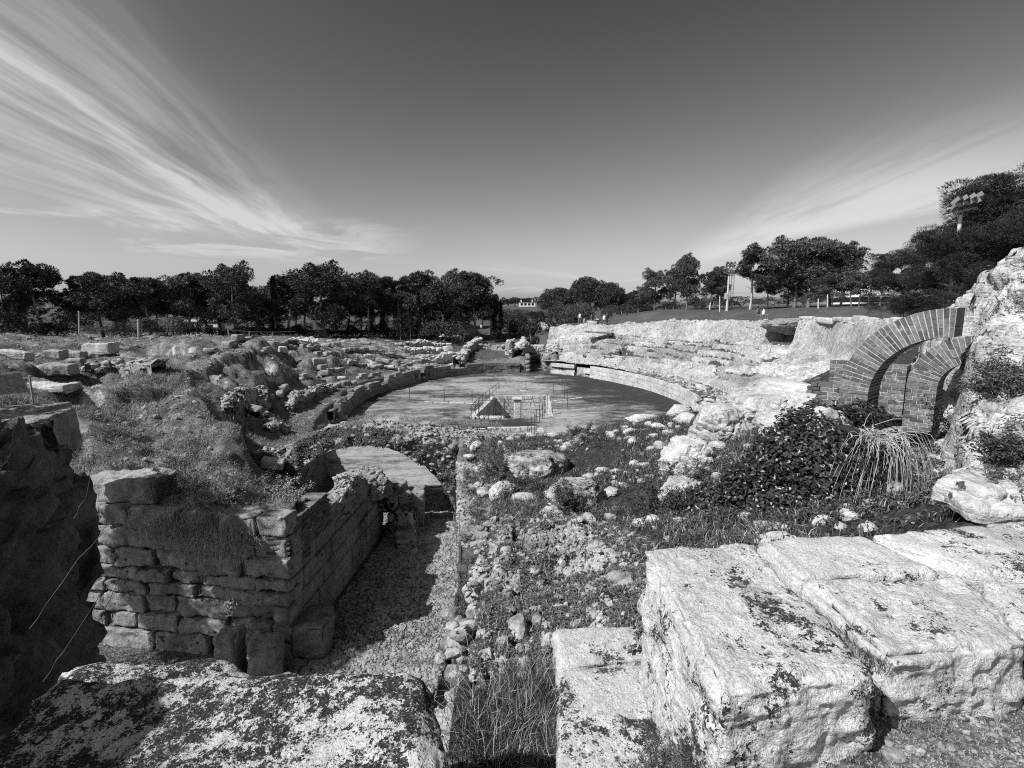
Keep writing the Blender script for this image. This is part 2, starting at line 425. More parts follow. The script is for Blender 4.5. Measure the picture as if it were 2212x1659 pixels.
sp_ = T.math('POWER', T.math('MULTIPLY', T.math('POWER', skyv, 1.7), .55), 1.35)
skyv = T.math('DIVIDE', T.math('MULTIPLY', sp_, .87), T.math('ADD', T.math('MULTIPLY', sp_, .08), 1.))   # a red-filtered monochrome sky
d = T.sep(T.new('ShaderNodeTexCoord').outputs['Generated'])
zz = T.math('MAXIMUM', d[2], .02)
cx = T.math('DIVIDE', d[0], zz); cy = T.math('DIVIDE', d[1], zz)                    # the cloud layer, overhead height 1
# cirrus on the left: fibres running along (-.223,.975)
c = T.math('ADD', T.math('MULTIPLY', cx, .975), T.math('MULTIPLY', cy, .223)); a = T.math('SUBTRACT', T.math('MULTIPLY', cy, .975), T.math('MULTIPLY', cx, .223))
wob = T.math('MULTIPLY', T.math('SUBTRACT', T.noise(T.comb(T.math('MULTIPLY', c, .7), T.math('MULTIPLY', a, .35), 3.), 1., 3, .5), .5), .55)
cw = T.math('ADD', c, wob)
fib = T.noise(T.comb(T.math('MULTIPLY', cw, 4.2), T.math('MULTIPLY', a, .28), 0.), 1., 8, .62, .1)
soft = T.noise(T.comb(T.math('MULTIPLY', c, 1.1), T.math('MULTIPLY', a, .4), 7.), 1., 5, .55)
band = T.math('MULTIPLY', T.ramp(cw, -3.9, -1.75), T.ramp(cw, -1.5, -.55, 1., 0.))
band2 = T.math('MULTIPLY', T.ramp(cw, -1.95, -1.65), T.ramp(cw, -1.6, -1.3, 1., 0.))
lim = T.math('MULTIPLY', T.ramp(a, 1.1, 2.2), T.ramp(a, 6.6, 9.5, 1., 0.))
m1 = T.math('MULTIPLY', T.math('MULTIPLY', band, lim), T.math('ADD', T.math('MULTIPLY', T.ramp(fib, .36, .80), .85), T.math('MULTIPLY', T.ramp(soft, .25, .7), .45)))
m1 = T.math('ADD', m1, T.math('MULTIPLY', T.math('MULTIPLY', band2, lim), T.math('MULTIPLY', T.ramp(fib, .28, .66, 0., .7), T.ramp(T.noise(T.comb(T.math('MULTIPLY', c, .9), T.math('MULTIPLY', a, .8), 17.), 1., 4, .6), .3, .6, .45, 1.1))))
puff = T.noise(T.comb(T.math('MULTIPLY', c, .75), T.math('MULTIPLY', a, .42), 11.), 1., 7, .6, .8)
low = T.math('MULTIPLY', T.math('MULTIPLY', T.ramp(c, -5.5, -3.), T.ramp(c, -.9, .7, 1., 0.)), T.math('MULTIPLY', T.ramp(a, 5.4, 7.), T.ramp(a, 9., 14., 1., 0.)))
m1 = T.math('ADD', m1, T.math('MULTIPLY', low, T.ramp(puff, .44, .66, 0., .8)))
# the fan of cirrus on the right
c2 = T.math('SUBTRACT', cx, T.math('MULTIPLY', cy, .17))
f2 = T.noise(T.comb(T.math('MULTIPLY', c2, 2.), T.math('MULTIPLY', cy, .33), 21.), 1., 8, .6, .35)
c2w = T.math('ADD', c2, T.math('MULTIPLY', T.math('SUBTRACT', f2, .5), .9))
b2 = T.math('MULTIPLY', T.ramp(c2w, 1.2, 2.4), T.ramp(c2w, T.ramp(cy, 4., 9., 3.4, 2.1), T.ramp(cy, 4., 9., 3.9, 3.), 1., 0.))
m2 = T.math('MULTIPLY', T.math('MULTIPLY', b2, T.math('MULTIPLY', T.ramp(cy, 2.0, 4.8), T.ramp(cy, 8.5, 14., 1., 0.))), T.ramp(f2, .25, .55, .3, 1.))
lowb = T.noise(T.comb(T.math('MULTIPLY', cx, .25), T.math('MULTIPLY', cy, .12), 33.), 1., 6, .6, .6)
m3 = T.math('MULTIPLY', T.math('MULTIPLY', T.ramp(cy, 8., 14.), T.ramp(cx, -3., 1.)), T.ramp(lowb, .5, .68, 0., .45))
cl = T.math('MINIMUM', T.math('ADD', T.math('ADD', m1, m2), m3), 1.)
SKYK = .09
skyc = T.mix(cl, skyv, T.math('ADD', T.math('MULTIPLY', skyv, .4), 4.9))
T.put(bg.inputs['Color'], skyc); bg.inputs['Strength'].default_value = SKYK
vs = sc.view_settings; sc.display_settings.display_device = 'sRGB'
vs.view_transform = 'Standard'; vs.look = 'None'; vs.exposure = 0.22; vs.gamma = 1; vs.use_curve_mapping = False
cy_ = sc.cycles; cy_.max_bounces = 4; cy_.diffuse_bounces = 2; cy_.glossy_bounces = 2; cy_.transmission_bounces = 2; cy_.transparent_max_bounces = 4
cy_.use_denoising = False; cy_.pixel_filter_type = 'BLACKMAN_HARRIS'; cy_.filter_width = 1.1
cy_.caustics_reflective = False; cy_.caustics_refractive = False
# ------------------------------------------------------------------ arena outline: radius of the podium wall by bearing about its centre
AC = np.array((.5, 41.))
_pl = np.array([(-12.1, 37.9), (-12.75, 43.7), (-11.2, 51.5), (-8.0, 59.7), (-3.5, 63.4), (0., 64.4), (3.5, 64.3), (7.4, 61.), (11.5, 54.2), (13.9, 46.7), (14.2, 40.7), (13., 34.), (9.5, 26.5), (4., 21.5), (-2., 19.6), (-6.5, 21.), (-9.8, 26.5), (-11.4, 32.)])
_d = _pl - AC; _a = np.arctan2(_d[:, 1], _d[:, 0]); _r = np.hypot(_d[:, 0], _d[:, 1]); _o = np.argsort(_a); _a, _r = _a[_o], _r[_o]
_aa = np.concatenate([_a - 2 * math.pi, _a, _a + 2 * math.pi]); _rr = np.concatenate([_r] * 3)
_ts = np.linspace(-math.pi, math.pi, 721); _rs = np.interp(_ts, _aa, _rr)
_k = np.exp(-.5 * (np.arange(-30, 31) / 10.) ** 2); _k /= _k.sum()
_rs = np.convolve(np.concatenate([_rs[-61:-1], _rs, _rs[1:61]]), _k, 'same')[60:-60]
def RT(t): return np.interp((t + math.pi) % (2 * math.pi) - math.pi, _ts, _rs)
def polar(x, y):
    dx, dy = x - AC[0], y - AC[1]; t = np.arctan2(dy, dx); return t, np.hypot(dx, dy) - RT(t)
def at_t(t, d): r = RT(t) + d; return AC[0] + r * np.cos(t), AC[1] + r * np.sin(t)
def t_px(px, py, z):
    p = atz(px, py, z); return math.atan2(p[1] - AC[1], p[0] - AC[0])

# right-hand rock-cut seating: height by distance from the podium (and bearing)
T_FAR = math.atan2(64.5 - AC[1], 5.2 - AC[0]); T_NEAR = math.atan2(25. - AC[1], 11. - AC[0])
def rim_h(t):      # top of the upper scarp
    return np.interp(t, [-1.2, -.4, .1, .6, 1.1, 1.4, 2.], [6.9, 7.2, 7.0, 6.6, 5.9, 5.2, 4.2])
def seat_z(t, d):
    g = np.interp(d, [0, .2, 2.4, 2.55, 3.2, 9.2], [1.35, 1.4, 1.55, 2.0, 2.25, 4.7])
    far = sstep(1.0, 1.5, t); g = g - far * .5 * sstep(2.5, 9, d)
    return g

# ------------------------------------------------------------------ controls of the natural ground: (pixel x, pixel y, distance) read off the photo
CP = [(700, 850, 38), (600, 860, 34), (600, 900, 30), (560, 905, 27), (600, 960, 24), (540, 930, 24), (650, 925, 30), (690, 905, 34),
      (300, 840, 20), (300, 920, 17), (300, 1000, 14), (450, 1000, 15), (430, 920, 18), (400, 855, 20.5), (150, 860, 20), (180, 950, 14.5), (240, 1060, 11.6), (400, 1060, 12.6), (480, 960, 16.5), (480, 860, 22),
      (420, 822, 24), (350, 800, 28), (200, 802, 28), (480, 820, 29), (560, 772, 36), (500, 790, 34), (400, 745, 43), (250, 765, 37), (100, 748, 37), (0, 745, 33), (100, 850, 19), (20, 880, 15), (60, 800, 24),
      (600, 742, 54), (700, 765, 52), (800, 745, 66), (800, 775, 58), (900, 745, 73), (900, 780, 66), (1000, 745, 80), (1050, 778, 72), (1080, 738, 85), (650, 800, 42), (760, 800, 50), (700, 820, 42),
      (0, 730, 55), (150, 730, 62), (300, 730, 66), (450, 730, 70), (600, 730, 76), (750, 729, 82), (900, 728, 90), (1050, 722, 96), (-300, 735, 50),
      (1100, 690, 135), (1100, 662, 210), (1190, 692, 125), (900, 700, 130), (600, 705, 120), (300, 705, 110), (0, 700, 100), (1300, 692, 110), (1250, 707, 78),
      (1400, 688, 66), (1600, 677, 60), (1800, 668, 52), (1950, 664, 46), (1400, 672, 80), (1572, 672, 70), (1700, 666, 66), (1850, 662, 60), (1990, 655, 54), (2150, 640, 40), (2300, 640, 30), (1600, 662, 130), (1900, 655, 110), (2300, 640, 80), (2600, 640, 60),
      (1150, 950, 18), (1300, 930, 18), (1450, 900, 19), (1540, 890, 19), (1050, 950, 19), (1100, 1110, 9.5), (1250, 1120, 9.5), (1250, 1020, 13), (1120, 1030, 13.5), (1400, 960, 15), (1450, 1000, 12), (1450, 1100, 9), (1340, 1060, 11),
      (1060, 1150, 8), (1250, 1135, 8), (1400, 1140, 8), (1250, 1250, 5.5), (1120, 1250, 5.5), (1200, 1340, 4.4), (1600, 1140, 6.4), (1500, 1130, 6.6), (1700, 1122, 6.2), (1650, 950, 11), (1560, 980, 12), (1650, 900, 15), (1750, 870, 16), (1560, 1060, 9.),
      (1900, 1130, 5.2), (2000, 1080, 6.2), (2000, 1010, 7.5), (1950, 960, 8.6), (2150, 1100, 4.6)]
_c = [tuple(aty(*q)) for q in CP] + [(-9, 18, 3.2), (-10, 15, 3.6), (-12, 13, 3.7), (-14, 10, 4.6), (-12, 6, 4.8), (-7, 2, 5.6), (-12, 0, 6), (2, 1.5, 6.13), (1.3, 1.6, 6.12), (2.6, 2.3, 6.1), (4, 2.5, 6.), (5, 4, 6.1), (.6, 2.4, 5.75), (8, 3, 6.1), (0, -1, 6.), (-3, -1, 6.2), (4, -2, 6.2), (12, 8, 6.2), (14, 14, 6.2), (12, 12, 6.), (9, 10, 5.8), (10, 16, 5.5), (14, 20, 6.2), (18, 22, 8.2),
      (9.5, 27, 2.6), (4, 21.6, 2.4), (13.8, 29, 3.4), (-11.5, 27, 1.6), (-9.5, 22, 1.8), (-14, 33, 1.7),
      (-150, 120, 6), (150, 120, 9), (0, 420, 8.2), (-300, 400, 7.9), (300, 400, 8.6), (-150, 300, 7.4), (150, 300, 8.6), (-60, -30, 7), (60, -30, 8), (-220, 200, 7), (220, 200, 8.8)]
_c = np.array(_c)
def _w(x, y): k = np.log(np.maximum(y, -4) + 7.); return np.stack([x / (np.maximum(y, -4) + 7.) * 1.6, k], -1)
_P = _w(_c[:, 0], _c[:, 1])
def _phi(r2): return np.where(r2 > 1e-12, r2 * np.log(np.maximum(r2, 1e-12)), 0)
_n = len(_P); _K = _phi(((_P[:, None] - _P[None]) ** 2).sum(-1)) + np.eye(_n) * .004
_A = np.zeros((_n + 3, _n + 3)); _A[:_n, :_n] = _K; _A[:_n, _n] = 1; _A[:_n, _n + 1:] = _P; _A[_n, :_n] = 1; _A[_n + 1:, :_n] = _P.T
_S = np.linalg.solve(_A, np.concatenate([_c[:, 2], np.zeros(3)]))
def base_z(x, y):
    out = np.empty(len(x))
    for s in range(0, len(x), 40000):
        q = _w(x[s:s + 40000], y[s:s + 40000])
        out[s:s + 40000] = _phi(((q[:, None] - _P[None]) ** 2).sum(-1)) @ _S[:_n] + _S[_n] + q @ _S[_n + 1:]
    return out

# corridor of the near gate
def xl(y): return np.interp(y, [2, 10.6, 11.2, 17.2, 17.7, 18.2, 23], [-18., -18., -5.35, -5.0, -5.0, -8.4, -8.4])
def xr(y): return np.interp(y, [2, 7, 10, 13, 17, 18.4, 23], [-.9, -.98, -1.12, -1.4, -1.8, -2.1, -2.0])
PIT = [np.array([(-1.55, 46.2), (3.05, 46.6), (2.7, 37.6), (-2.75, 37.2)]), np.array([(-1.75, 33.6), (1.7, 33.8), (1.7, 29.5), (-2.0, 29.5)])]
def inside(poly, x, y):
    """signed: distance inside a convex polygon (positive inside)"""
    n = len(poly); d = np.full(len(x), 1e9); ar = 0
    for i in range(n):
        a, b = poly[i], poly[(i + 1) % n]; ar += a[0] * b[1] - b[0] * a[1]
    s = 1 if ar > 0 else -1
    for i in range(n):
        a, b = poly[i], poly[(i + 1) % n]; e = b - a; e = e / np.hypot(*e)
        d = np.minimum(d, s * (e[0] * (y - a[1]) - e[1] * (x - a[0])))
    return d
def pix_base(px, py, y0=9., y1=110):
    Y = np.exp(np.linspace(math.log(y0), math.log(y1), 300)); u, dy, dz = ray(px, py); h = EYE + Y * dz / dy - base_z(Y * u / dy, Y); i = int(np.argmax(h < 0)) if (h < 0).any() else 299
    return np.array((Y[i] * u / dy, Y[i]))
# eroded edges on the left bank: the ground drops on the right-hand side of each line (pixel polyline, drop, width)
SC = [([(385, 838), (430, 868), (478, 925), (560, 990)], 1.25, 3.2), ([(425, 810), (468, 828), (500, 856)], 1.1, 2.6), ([(535, 783), (570, 800), (600, 828)], .9, 2.5), ([(640, 790), (668, 806), (690, 826)], .9, 2.2), ([(318, 758), (400, 766), (475, 776)], .9, 3.), ([(50, 800), (200, 814), (345, 812)], .8, 2.6), ([(130, 858), (250, 852), (375, 836)], .55, 1.6), ([(560, 762), (620, 770), (660, 784)], .8, 2.6), ([(700, 766), (760, 776), (810, 790)], .7, 2.6), ([(500, 858), (486, 880), (480, 908)], .5, 1.0), ([(566, 856), (548, 880), (538, 912)], .5, 1.0)]
SC = [(np.array([pix_base(*q) for q in a]), h, w) for a, h, w in SC]
def scarps(x, y):
    out = np.zeros(len(x)); near = np.zeros(len(x)); wob = None
    for pl, h, w in SC:
        m = (x > pl[:, 0].min() - w - 1) & (x < pl[:, 0].max() + w + 1) & (y > pl[:, 1].min() - w - 1) & (y < pl[:, 1].max() + w + 1)
        if not m.any(): continue
        xx, yy = x[m], y[m]; n_ = .35 * fbm(xyz(xx, yy) * .9, 3, 81); best = np.full(len(xx), 1e9); sd = np.zeros(len(xx)); al = np.zeros(len(xx)); tot = 0; Ls = np.hypot(*np.diff(pl, axis=0).T); LL = Ls.sum()
        for a, b, l in zip(pl[:-1], pl[1:], Ls):
            e = (b - a) / l; t = np.clip((xx - a[0]) * e[0] + (yy - a[1]) * e[1], 0, l); qx, qy = xx - a[0] - e[0] * t, yy - a[1] - e[1] * t; d = np.hypot(qx, qy); k = d < best
            best = np.where(k, d, best); sd = np.where(k, d * np.sign((xx - a[0]) * e[1] - (yy - a[1]) * e[0]), sd); al = np.where(k, (tot + t) / LL, al); tot += l
        ee = pl[-1] - pl[0]; sd = sd * (1 if ee[1] + .6 * ee[0] > 0 else -1) + n_      # the lower side is the one nearer the arena and the lens
        end = sstep(0, .18, al) * sstep(1, .82, al)
        out[m] -= h * sstep(0, .32, sd) * sstep(w, w * .4, sd) * end
        out[m] += .25 * h * sstep(-w * .6, 0, sd) * sstep(.25, 0, sd) * end
        near[m] = np.maximum(near[m], sstep(-.1, .1, sd) * sstep(.7, .35, sd) * end)
    return out, near
def ground(x, y, full=False):
    x = np.asarray(x, float).ravel(); y = np.asarray(y, float).ravel()
    z = base_z(x, y); t, d = polar(x, y); P3 = xyz(x, y)
    dist = np.hypot(x, y)
    left = sstep(2, -6, x - .05 * y)
    # rough ground: humps on the ruined left bank, small relief everywhere
    hump = fbm(P3 * .16, 4, 3); small = ridged(P3 * .55, 4, 5); tiny = fbm(P3 * 2.6, 4, 8)
    bankm = left * sstep(1., 4., d) * sstep(95, 60, y) * sstep(9, 13, y)
    rough = sstep(100, 55, y) * sstep(3., 7., dist)
    mid = fbm(P3 * .42, 4, 33); w1, w2, wi = worley(xyz(x, y) * np.array((.55, .55, 0)) + .4 * np.stack([mid, hump, 0 * mid], 1), 5)
    z = z + bankm * (hump * .55 + mid * .30 + (small - .2) * .14 + sstep(.02, .3, w2 - w1) * .22 * wi) + rough * (tiny * .07 + (small - .2) * .10 + .035 * ridged(P3 * 4., 3, 9)) + sstep(1., 3., dist) * tiny * .02
    sz, snear = scarps(x, y); z = z + sz * sstep(.8, 2., d)
    # ledges running round the left bank (collapsed rows of seats)
    rows = bankm * sstep(13, 1, d) * sstep(18, 27, y)
    ph = d / 2.1 + .5 * fbm(P3 * .22, 3, 12); fr = ph - np.floor(ph)
    z = z + rows * .95 * (np.clip(fr * 10, 0, 1) - fr) * sstep(-.25, .25, fbm(P3 * .3, 3, 14) + .1)
    # right seating lies on its own mesh: keep the ground under it
    inr = sstep(T_NEAR - .02, T_NEAR + .08, t) * sstep(T_FAR + .0, T_FAR - .05, t)
    under = np.minimum(z, seat_z(t, np.clip(d, 0, 20)) - .9)
    m = inr * sstep(-.5, 0., d) * sstep(12.5, 11.2, d)
    z = z * (1 - m) + under * m
    rimz = rim_h(t) - .05 + .045 * (d - 10.5)
    m2 = sstep(T_NEAR - .02, T_NEAR + .1, t) * sstep(T_FAR + .15, T_FAR - .3, t) * sstep(10.8, 11.6, d) * sstep(20, 14, d)
    z = z * (1 - m2) + (rimz + small * .1) * m2
    # left podium terrace
    lt = (1 - inr) * sstep(3.2, .3, d) * sstep(23, 27, y)
    z = z * (1 - lt) + (1.25 + .12 * d + .12 * small) * lt
    # far gate passage
    gx = 3.25 + (y - 64) * .0; gm = sstep(1.35, 1.15, np.abs(x - gx)) * sstep(62, 63, y) * sstep(118, 100, y)
    gz = np.interp(y, [60, 77, 84, 118], [0, 0.05, 1.2, 5.0])
    z = z * (1 - gm) + np.minimum(z, gz) * gm
    # arena floor
    am = sstep(.72, .46, d); flat = .03 * fbm(P3 * .3, 3, 20)
    z = z * (1 - am) + flat * am
    for i, pl in enumerate(PIT):
        pd = inside(pl, x, y); pm = sstep(-.34, -.08, pd); z = z * (1 - pm) + (-2.2 if i == 0 else -1.9) * pm
    # near corridor floor
    lx, rx = xl(y), xr(y)
    cm = sstep(-.15, .1, x - lx) * sstep(-.05, .12, rx - x) * sstep(2.5, 2.75, y) * sstep(24, 21, y)
    fw = 10.95 - (x + 5) * .145
    cm = np.where(x < -5.1, cm * 0 + sstep(-18, -17.7, x) * sstep(2.5, 2.75, y) * sstep(.05, -.1, y - fw), cm)
    cm = np.where((x < -5.1) & (y > 17.9), sstep(-.15, .1, x - lx) * sstep(24, 21, y), cm)
    z = z * (1 - cm) + (.02 * tiny + .02) * cm
    # hollow behind the corridor wall, in front of the arch
    hm = sstep(-9.2, -7.2, x) * sstep(-4.9, -5.1, x) * sstep(11.9, 13., y) * sstep(20.5, 19.5, y)
    ht = np.interp(y, [12, 14, 16, 18], [3.05, 2.15, .8, .45]) + .55 * np.clip(-6.2 - x, 0, 4) + .12 * small + .10 * mid
    z = z * (1 - hm) + np.minimum(z, ht) * hm
    # ledge on the right of the corridor
    lm = sstep(-.36, -.50, x + .06 * fbm(P3 * 1.5, 3, 77)) * sstep(rx - .12, rx + .05, x) * sstep(2.6, 3., y) * sstep(18., 17.4, y)
    z = z * (1 - lm) + np.minimum(z, np.interp(y, [3, 6, 10, 14, 17.4], [3.6, 2.9, 2.3, 2.0, 2.4]) + .15 * small) * lm
    # gap between the slab and the blocks, at the edge of the terrace where one stands
    em = sstep(-.75, -.55, x) * sstep(1.02, .88, x + .12 * (y - 2)) * sstep(.9, 1.2, y) * sstep(4.3, 3.5, y)
    z = z * (1 - em) + np.minimum(z, 5.25 + .1 * small) * em
    if not full: return z
    at = {}
    at['arena'] = am * sstep(.0, .3, 1 - np.maximum(sstep(-.3, .2, inside(PIT[0], x, y)), sstep(-.3, .2, inside(PIT[1], x, y))) * .8)
    at['turf_shade'] = sstep(.0, 1.3, np.clip(fbm(P3 * .11 + 3, 3, 44) + .3, 0, 1) + sstep(0., 13., x) * sstep(32, 52, y) * .8 + sstep(50, 62, y) * .4 + .3 * sstep(-4, -.5, d) - sstep(0, -9, x) * sstep(52, 40, y) * .2 - .5 * sstep(4., 1., np.abs(x - 4.5)) * sstep(44, 38, y))
    at['gravel'] = np.maximum(cm * sstep(20.5, 19.5, y), sstep(1.0, 1.4, x) * sstep(3.3, 2.8, y) * .0)
    rm = sstep(-1., .5, x + .6) * sstep(24, 20, y) * sstep(3.4, 4.2, y)
    rm = np.maximum(rm, em)
    at['weed'] = rm * .72 + .08 * bankm * sstep(.25, -.2, hump)
    at['lawn'] = np.maximum(m2 * sstep(11.3, 12., d), sstep(T_NEAR, T_NEAR + .1, t) * sstep(T_FAR + .2, T_FAR - .1, t) * sstep(12, 14, d)) + gm + .7 * sstep(60, 75, y)
    gxz = np.abs(ph - np.floor(ph) - .07)
    at['rock'] = .16 + .22 * sstep(.3, .8, small) * bankm + rows * .5 * sstep(.09, .03, gxz) + .12 * rm * sstep(2.4, 8, x) + .3 * sstep(4, 8, x) * sstep(14, 6, y)
    at['rock'] = at['rock'] + .25 * sstep(50, 60, y) * sstep(84, 70, y) * sstep(-2, -8, x)
    at['rock'] = at['rock'] + .2 * snear - .35 * am - .2 * sstep(70, 80, y)
    return z, at

NU, NW = 640, 930
gu = np.sinh(np.linspace(-1.45, 1.45, NU)); gu = gu / gu.max() * 2.1
gw = np.exp(np.linspace(math.log(.5), math.log(620), NW))
U, W_ = np.meshgrid(gu, gw, indexing='ij'); GX = (U * W_).ravel(); GY = (W_ - 1.6).ravel()
GZ, at = ground(GX, GY, True)
tag(mk('ground', np.stack([GX, GY, GZ], 1), gridf(NU, NW), M['ground'], None, True, at), kind='structure')
def on_ground(x, y, dz=0.):
    return np.stack([np.asarray(x, float).ravel(), np.asarray(y, float).ravel(), ground(x, y) + dz], 1)
def drop(px, py, Y, dz=0.):
    p = aty(px, py, Y); return np.array((p[0], Y, float(ground([p[0]], [Y])[0]) + dz))
def on_pix(px, py, y0=1.2, y1=120):
    """where a line of sight of the photo meets the ground"""
    Y = np.exp(np.linspace(math.log(y0), math.log(y1), 400)); u, dy, dz = ray(px, py)
    g = ground(Y * u / dy, Y); h = EYE + Y * dz / dy - g; i = int(np.argmax(h < 0)) if (h < 0).any() else 399
    return np.array((Y[i] * u / dy, Y[i], g[i]))
# ------------------------------------------------------------------ podium walls round the arena
def ashlar(mb, p0, p1, z0, z1, courses, blen, thick, cell, r, amp, seed, gap=.012, jit=.02, top=None, drop_p=0., chip=0.):
    """straight run of squared blocks from p0 to p1 (2D); outward face on the left of p0->p1; top(s) trims the courses"""
    p0 = np.array(p0, float); p1 = np.array(p1, float); Ln = np.hypot(*(p1 - p0)); e = (p1 - p0) / Ln; nrm = np.array((-e[1], e[0]))
    hs = [(z1 - z0) / courses] * courses if np.isscalar(courses) else courses
    z = z0; rg = np.random.default_rng(seed)
    for k, h in enumerate(hs):
        s = -rg.uniform(0, .5) * blen
        while s < Ln:
            l = blen * rg.uniform(.7, 1.4); a, b = max(s, 0), min(s + l, Ln); s += l
            if b - a < .12: continue
            if top is not None and z + h * .55 > top((a + b) / 2 / Ln): continue
            if drop_p and rg.random() < drop_p and k > len(hs) - 3: continue
            v, f = stone_block((b - a - gap, thick * rg.uniform(.9, 1.05), h - gap), cell, r, amp, 4., int(rg.integers(1, 999)), chip)
            o = rg.normal(0, jit); c = p0 + e * (a + b) / 2 - nrm * (thick / 2 - o)
            w = np.empty_like(v); w[:, 0] = c[0] + v[:, 0] * e[0] + v[:, 1] * nrm[0]; w[:, 1] = c[1] + v[:, 0] * e[1] + v[:, 1] * nrm[1]; w[:, 2] = v[:, 2] + z + h / 2
            mb.add(w, f)
        z += h
    return mb
def podium(t0, t1, dz, hfun, name, label, m, seed, drop_p=0., slab=None):
    """curved ashlar wall of the podium between two bearings"""
    root = empty(name, (*at_t(t0, 0), 0), label, 'wall')
    rg = np.random.default_rng(seed); mb = MB(); cap = MB(); t = t0; sg = 1 if t1 > t0 else -1
    n = int(abs(t1 - t0) * 14 / 1.25); ts = np.linspace(t0, t1, n + 1)
    for k in range(3):
        off = (k % 2) * .5
        for i in range(n):
            a, b = ts[i] + off * (ts[1] - ts[0]), ts[i] + (off + 1) * (ts[1] - ts[0])
            if (b - t1) * sg > 0: continue
            tm = (a + b) / 2; H = hfun(tm); h = H / 3
            if k == 2 and rg.random() < drop_p: continue
            pa = np.array(at_t(a, 0)); pb = np.array(at_t(b, 0)); Ln = np.hypot(*(pb - pa)); e = (pb - pa) / Ln
            v, f = stone_block((Ln - .02, .5, h - .015), .2, .02, .022, 3., int(rg.integers(1, 999)))
            c = (pa + pb) / 2 + (np.array((e[1], -e[0])) * sg) * (.24 + rg.normal(0, .012))
            w = np.empty_like(v); w[:, 0] = c[0] + v[:, 0] * e[0] - v[:, 1] * e[1]; w[:, 1] = c[1] + v[:, 0] * e[1] + v[:, 1] * e[0]; w[:, 2] = v[:, 2] + h * (k + .5)
            mb.add(w, f)
            if k == 2 and slab and rg.random() < slab:
                v, f = stone_block((Ln * rg.uniform(.35, .9), rg.uniform(.4, .7), rg.uniform(.2, .42)), .15, .05, .04, 3., int(rg.integers(1, 999)))
                q = c + rg.normal(0, .05, 2) + np.array((e[1], -e[0])) * sg * .12
                w = np.empty_like(v); w[:, 0] = q[0] + v[:, 0] * e[0] - v[:, 1] * e[1]; w[:, 1] = q[1] + v[:, 0] * e[1] + v[:, 1] * e[0]; w[:, 2] = v[:, 2] + H + .12
                cap.add(w, f)
    # the rough core behind the facing, so that no joint is see-through
    tt = np.linspace(t0, t1, 90); v = []
    for x in tt:
        H = hfun(x) - (.35 if drop_p else .06); p = np.array(at_t(x, .22)); q = np.array(at_t(x, .8)); v += [(*p, -.1), (*p, H), (*q, H + .05), (*q, -.1)]
    core = mk('core', v, gridf(90, 4), M['rubble'], root)
    mb.build('facing', m, root, False)
    if slab and cap.v: cap.build('coping', m, root, False)
    for ch in root.children:      # parts were built in world coordinates
        ch.matrix_parent_inverse = Matrix.Translation(-Vector(root.location))
    return root
def settle(root):
    """parts were modelled in world coordinates: keep them there under the Empty"""
    mi = (Matrix.Translation(root.location) @ root.rotation_euler.to_matrix().to_4x4() @ Matrix.Diagonal((*root.scale, 1))).inverted()
    def rec(o):
        for ch in o.children:
            if ch.matrix_parent_inverse == Matrix.Identity(4): ch.matrix_parent_inverse = mi
    rec(root); return root

tl0 = t_px(720, 905, 0); tl1 = math.atan2(64.6 - AC[1], 1.0 - AC[0])
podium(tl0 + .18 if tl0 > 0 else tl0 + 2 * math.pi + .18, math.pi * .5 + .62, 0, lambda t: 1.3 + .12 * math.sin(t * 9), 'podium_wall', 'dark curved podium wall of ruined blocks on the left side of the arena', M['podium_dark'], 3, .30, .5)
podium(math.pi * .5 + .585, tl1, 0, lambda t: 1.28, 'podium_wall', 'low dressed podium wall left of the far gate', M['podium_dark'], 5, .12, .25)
tr1 = math.atan2(64.4 - AC[1], 5. - AC[0])
podium(-.16, 1.22, 0, lambda t: 1.36, 'podium_wall', 'long pale curved podium wall along the right side of the arena', M['podium'], 7, .02, .05)
podium(1.235, tr1, 0, lambda t: 1.3, 'podium_wall', 'short broken pale podium wall right of the far gate', M['podium'], 9, .2, .3)
podium(-.36, -.18, 0, lambda t: 1.3 + .5 * (t + .18), 'podium_wall', 'near broken end of the pale podium wall below the white outcrop', M['podium'], 11, .2, .3)

# ------------------------------------------------------------------ the rock-cut seating on the right
nt, nd = 900, 300
tt = np.linspace(T_NEAR - .02, T_FAR + .05, nt); dd = np.concatenate([np.linspace(.15, 9.0, 210), np.linspace(9.02, 9.5, 40), np.linspace(9.52, 12.4, 50)])
TT, DD = np.meshgrid(tt, dd, indexing='ij'); TT = TT.ravel(); DD = DD.ravel()
X0, Y0 = at_t(TT, DD); P3 = xyz(X0, Y0)
arc = TT * 18.
q1 = np.stack([arc * .22 + .35 * DD, DD * .30, np.zeros(len(arc))], 1)
w1, w2, wid = worley(q1 + .25 * np.stack([fbm(P3 * .5, 2, 1), fbm(P3 * .5, 2, 2), 0 * arc], 1), 3)
tilt = (wid - .5) * .5
g = seat_z(TT, DD)
n_ = .55 * fbm(P3 * .14, 3, 31)
ph = (DD - 2.6) / 1.12 + n_ * 1.2 + (wid - .5) * .9 + .10 * fbm(P3 * .8, 3, 6)
fr = ph - np.floor(ph); stepz = .66 * (np.clip(fr * 9, 0, 1) - fr) + .06 * sstep(.1, .16, fr) * sstep(.3, .2, fr)
sm = sstep(2.5, 3.2, DD) * sstep(9., 8.4, DD)
wear = np.clip(.12 + 1.0 * fbm(P3 * .12, 3, 41) + sstep(.6, -.3, TT) * .45, 0, 1)     # nearer rows are worn to bare rock
z = g + sm * (stepz * (1 - .75 * wear) + tilt * .4 + .22 * fbm(P3 * .4, 4, 9) + .10 * ridged(P3 * 1.3, 4, 10) * (.3 + wear))
crack = sstep(.055, .015, w2 - w1) * sstep(-.15, .1, fbm(P3 * .25, 2, 17)); z = z - sm * crack * .6
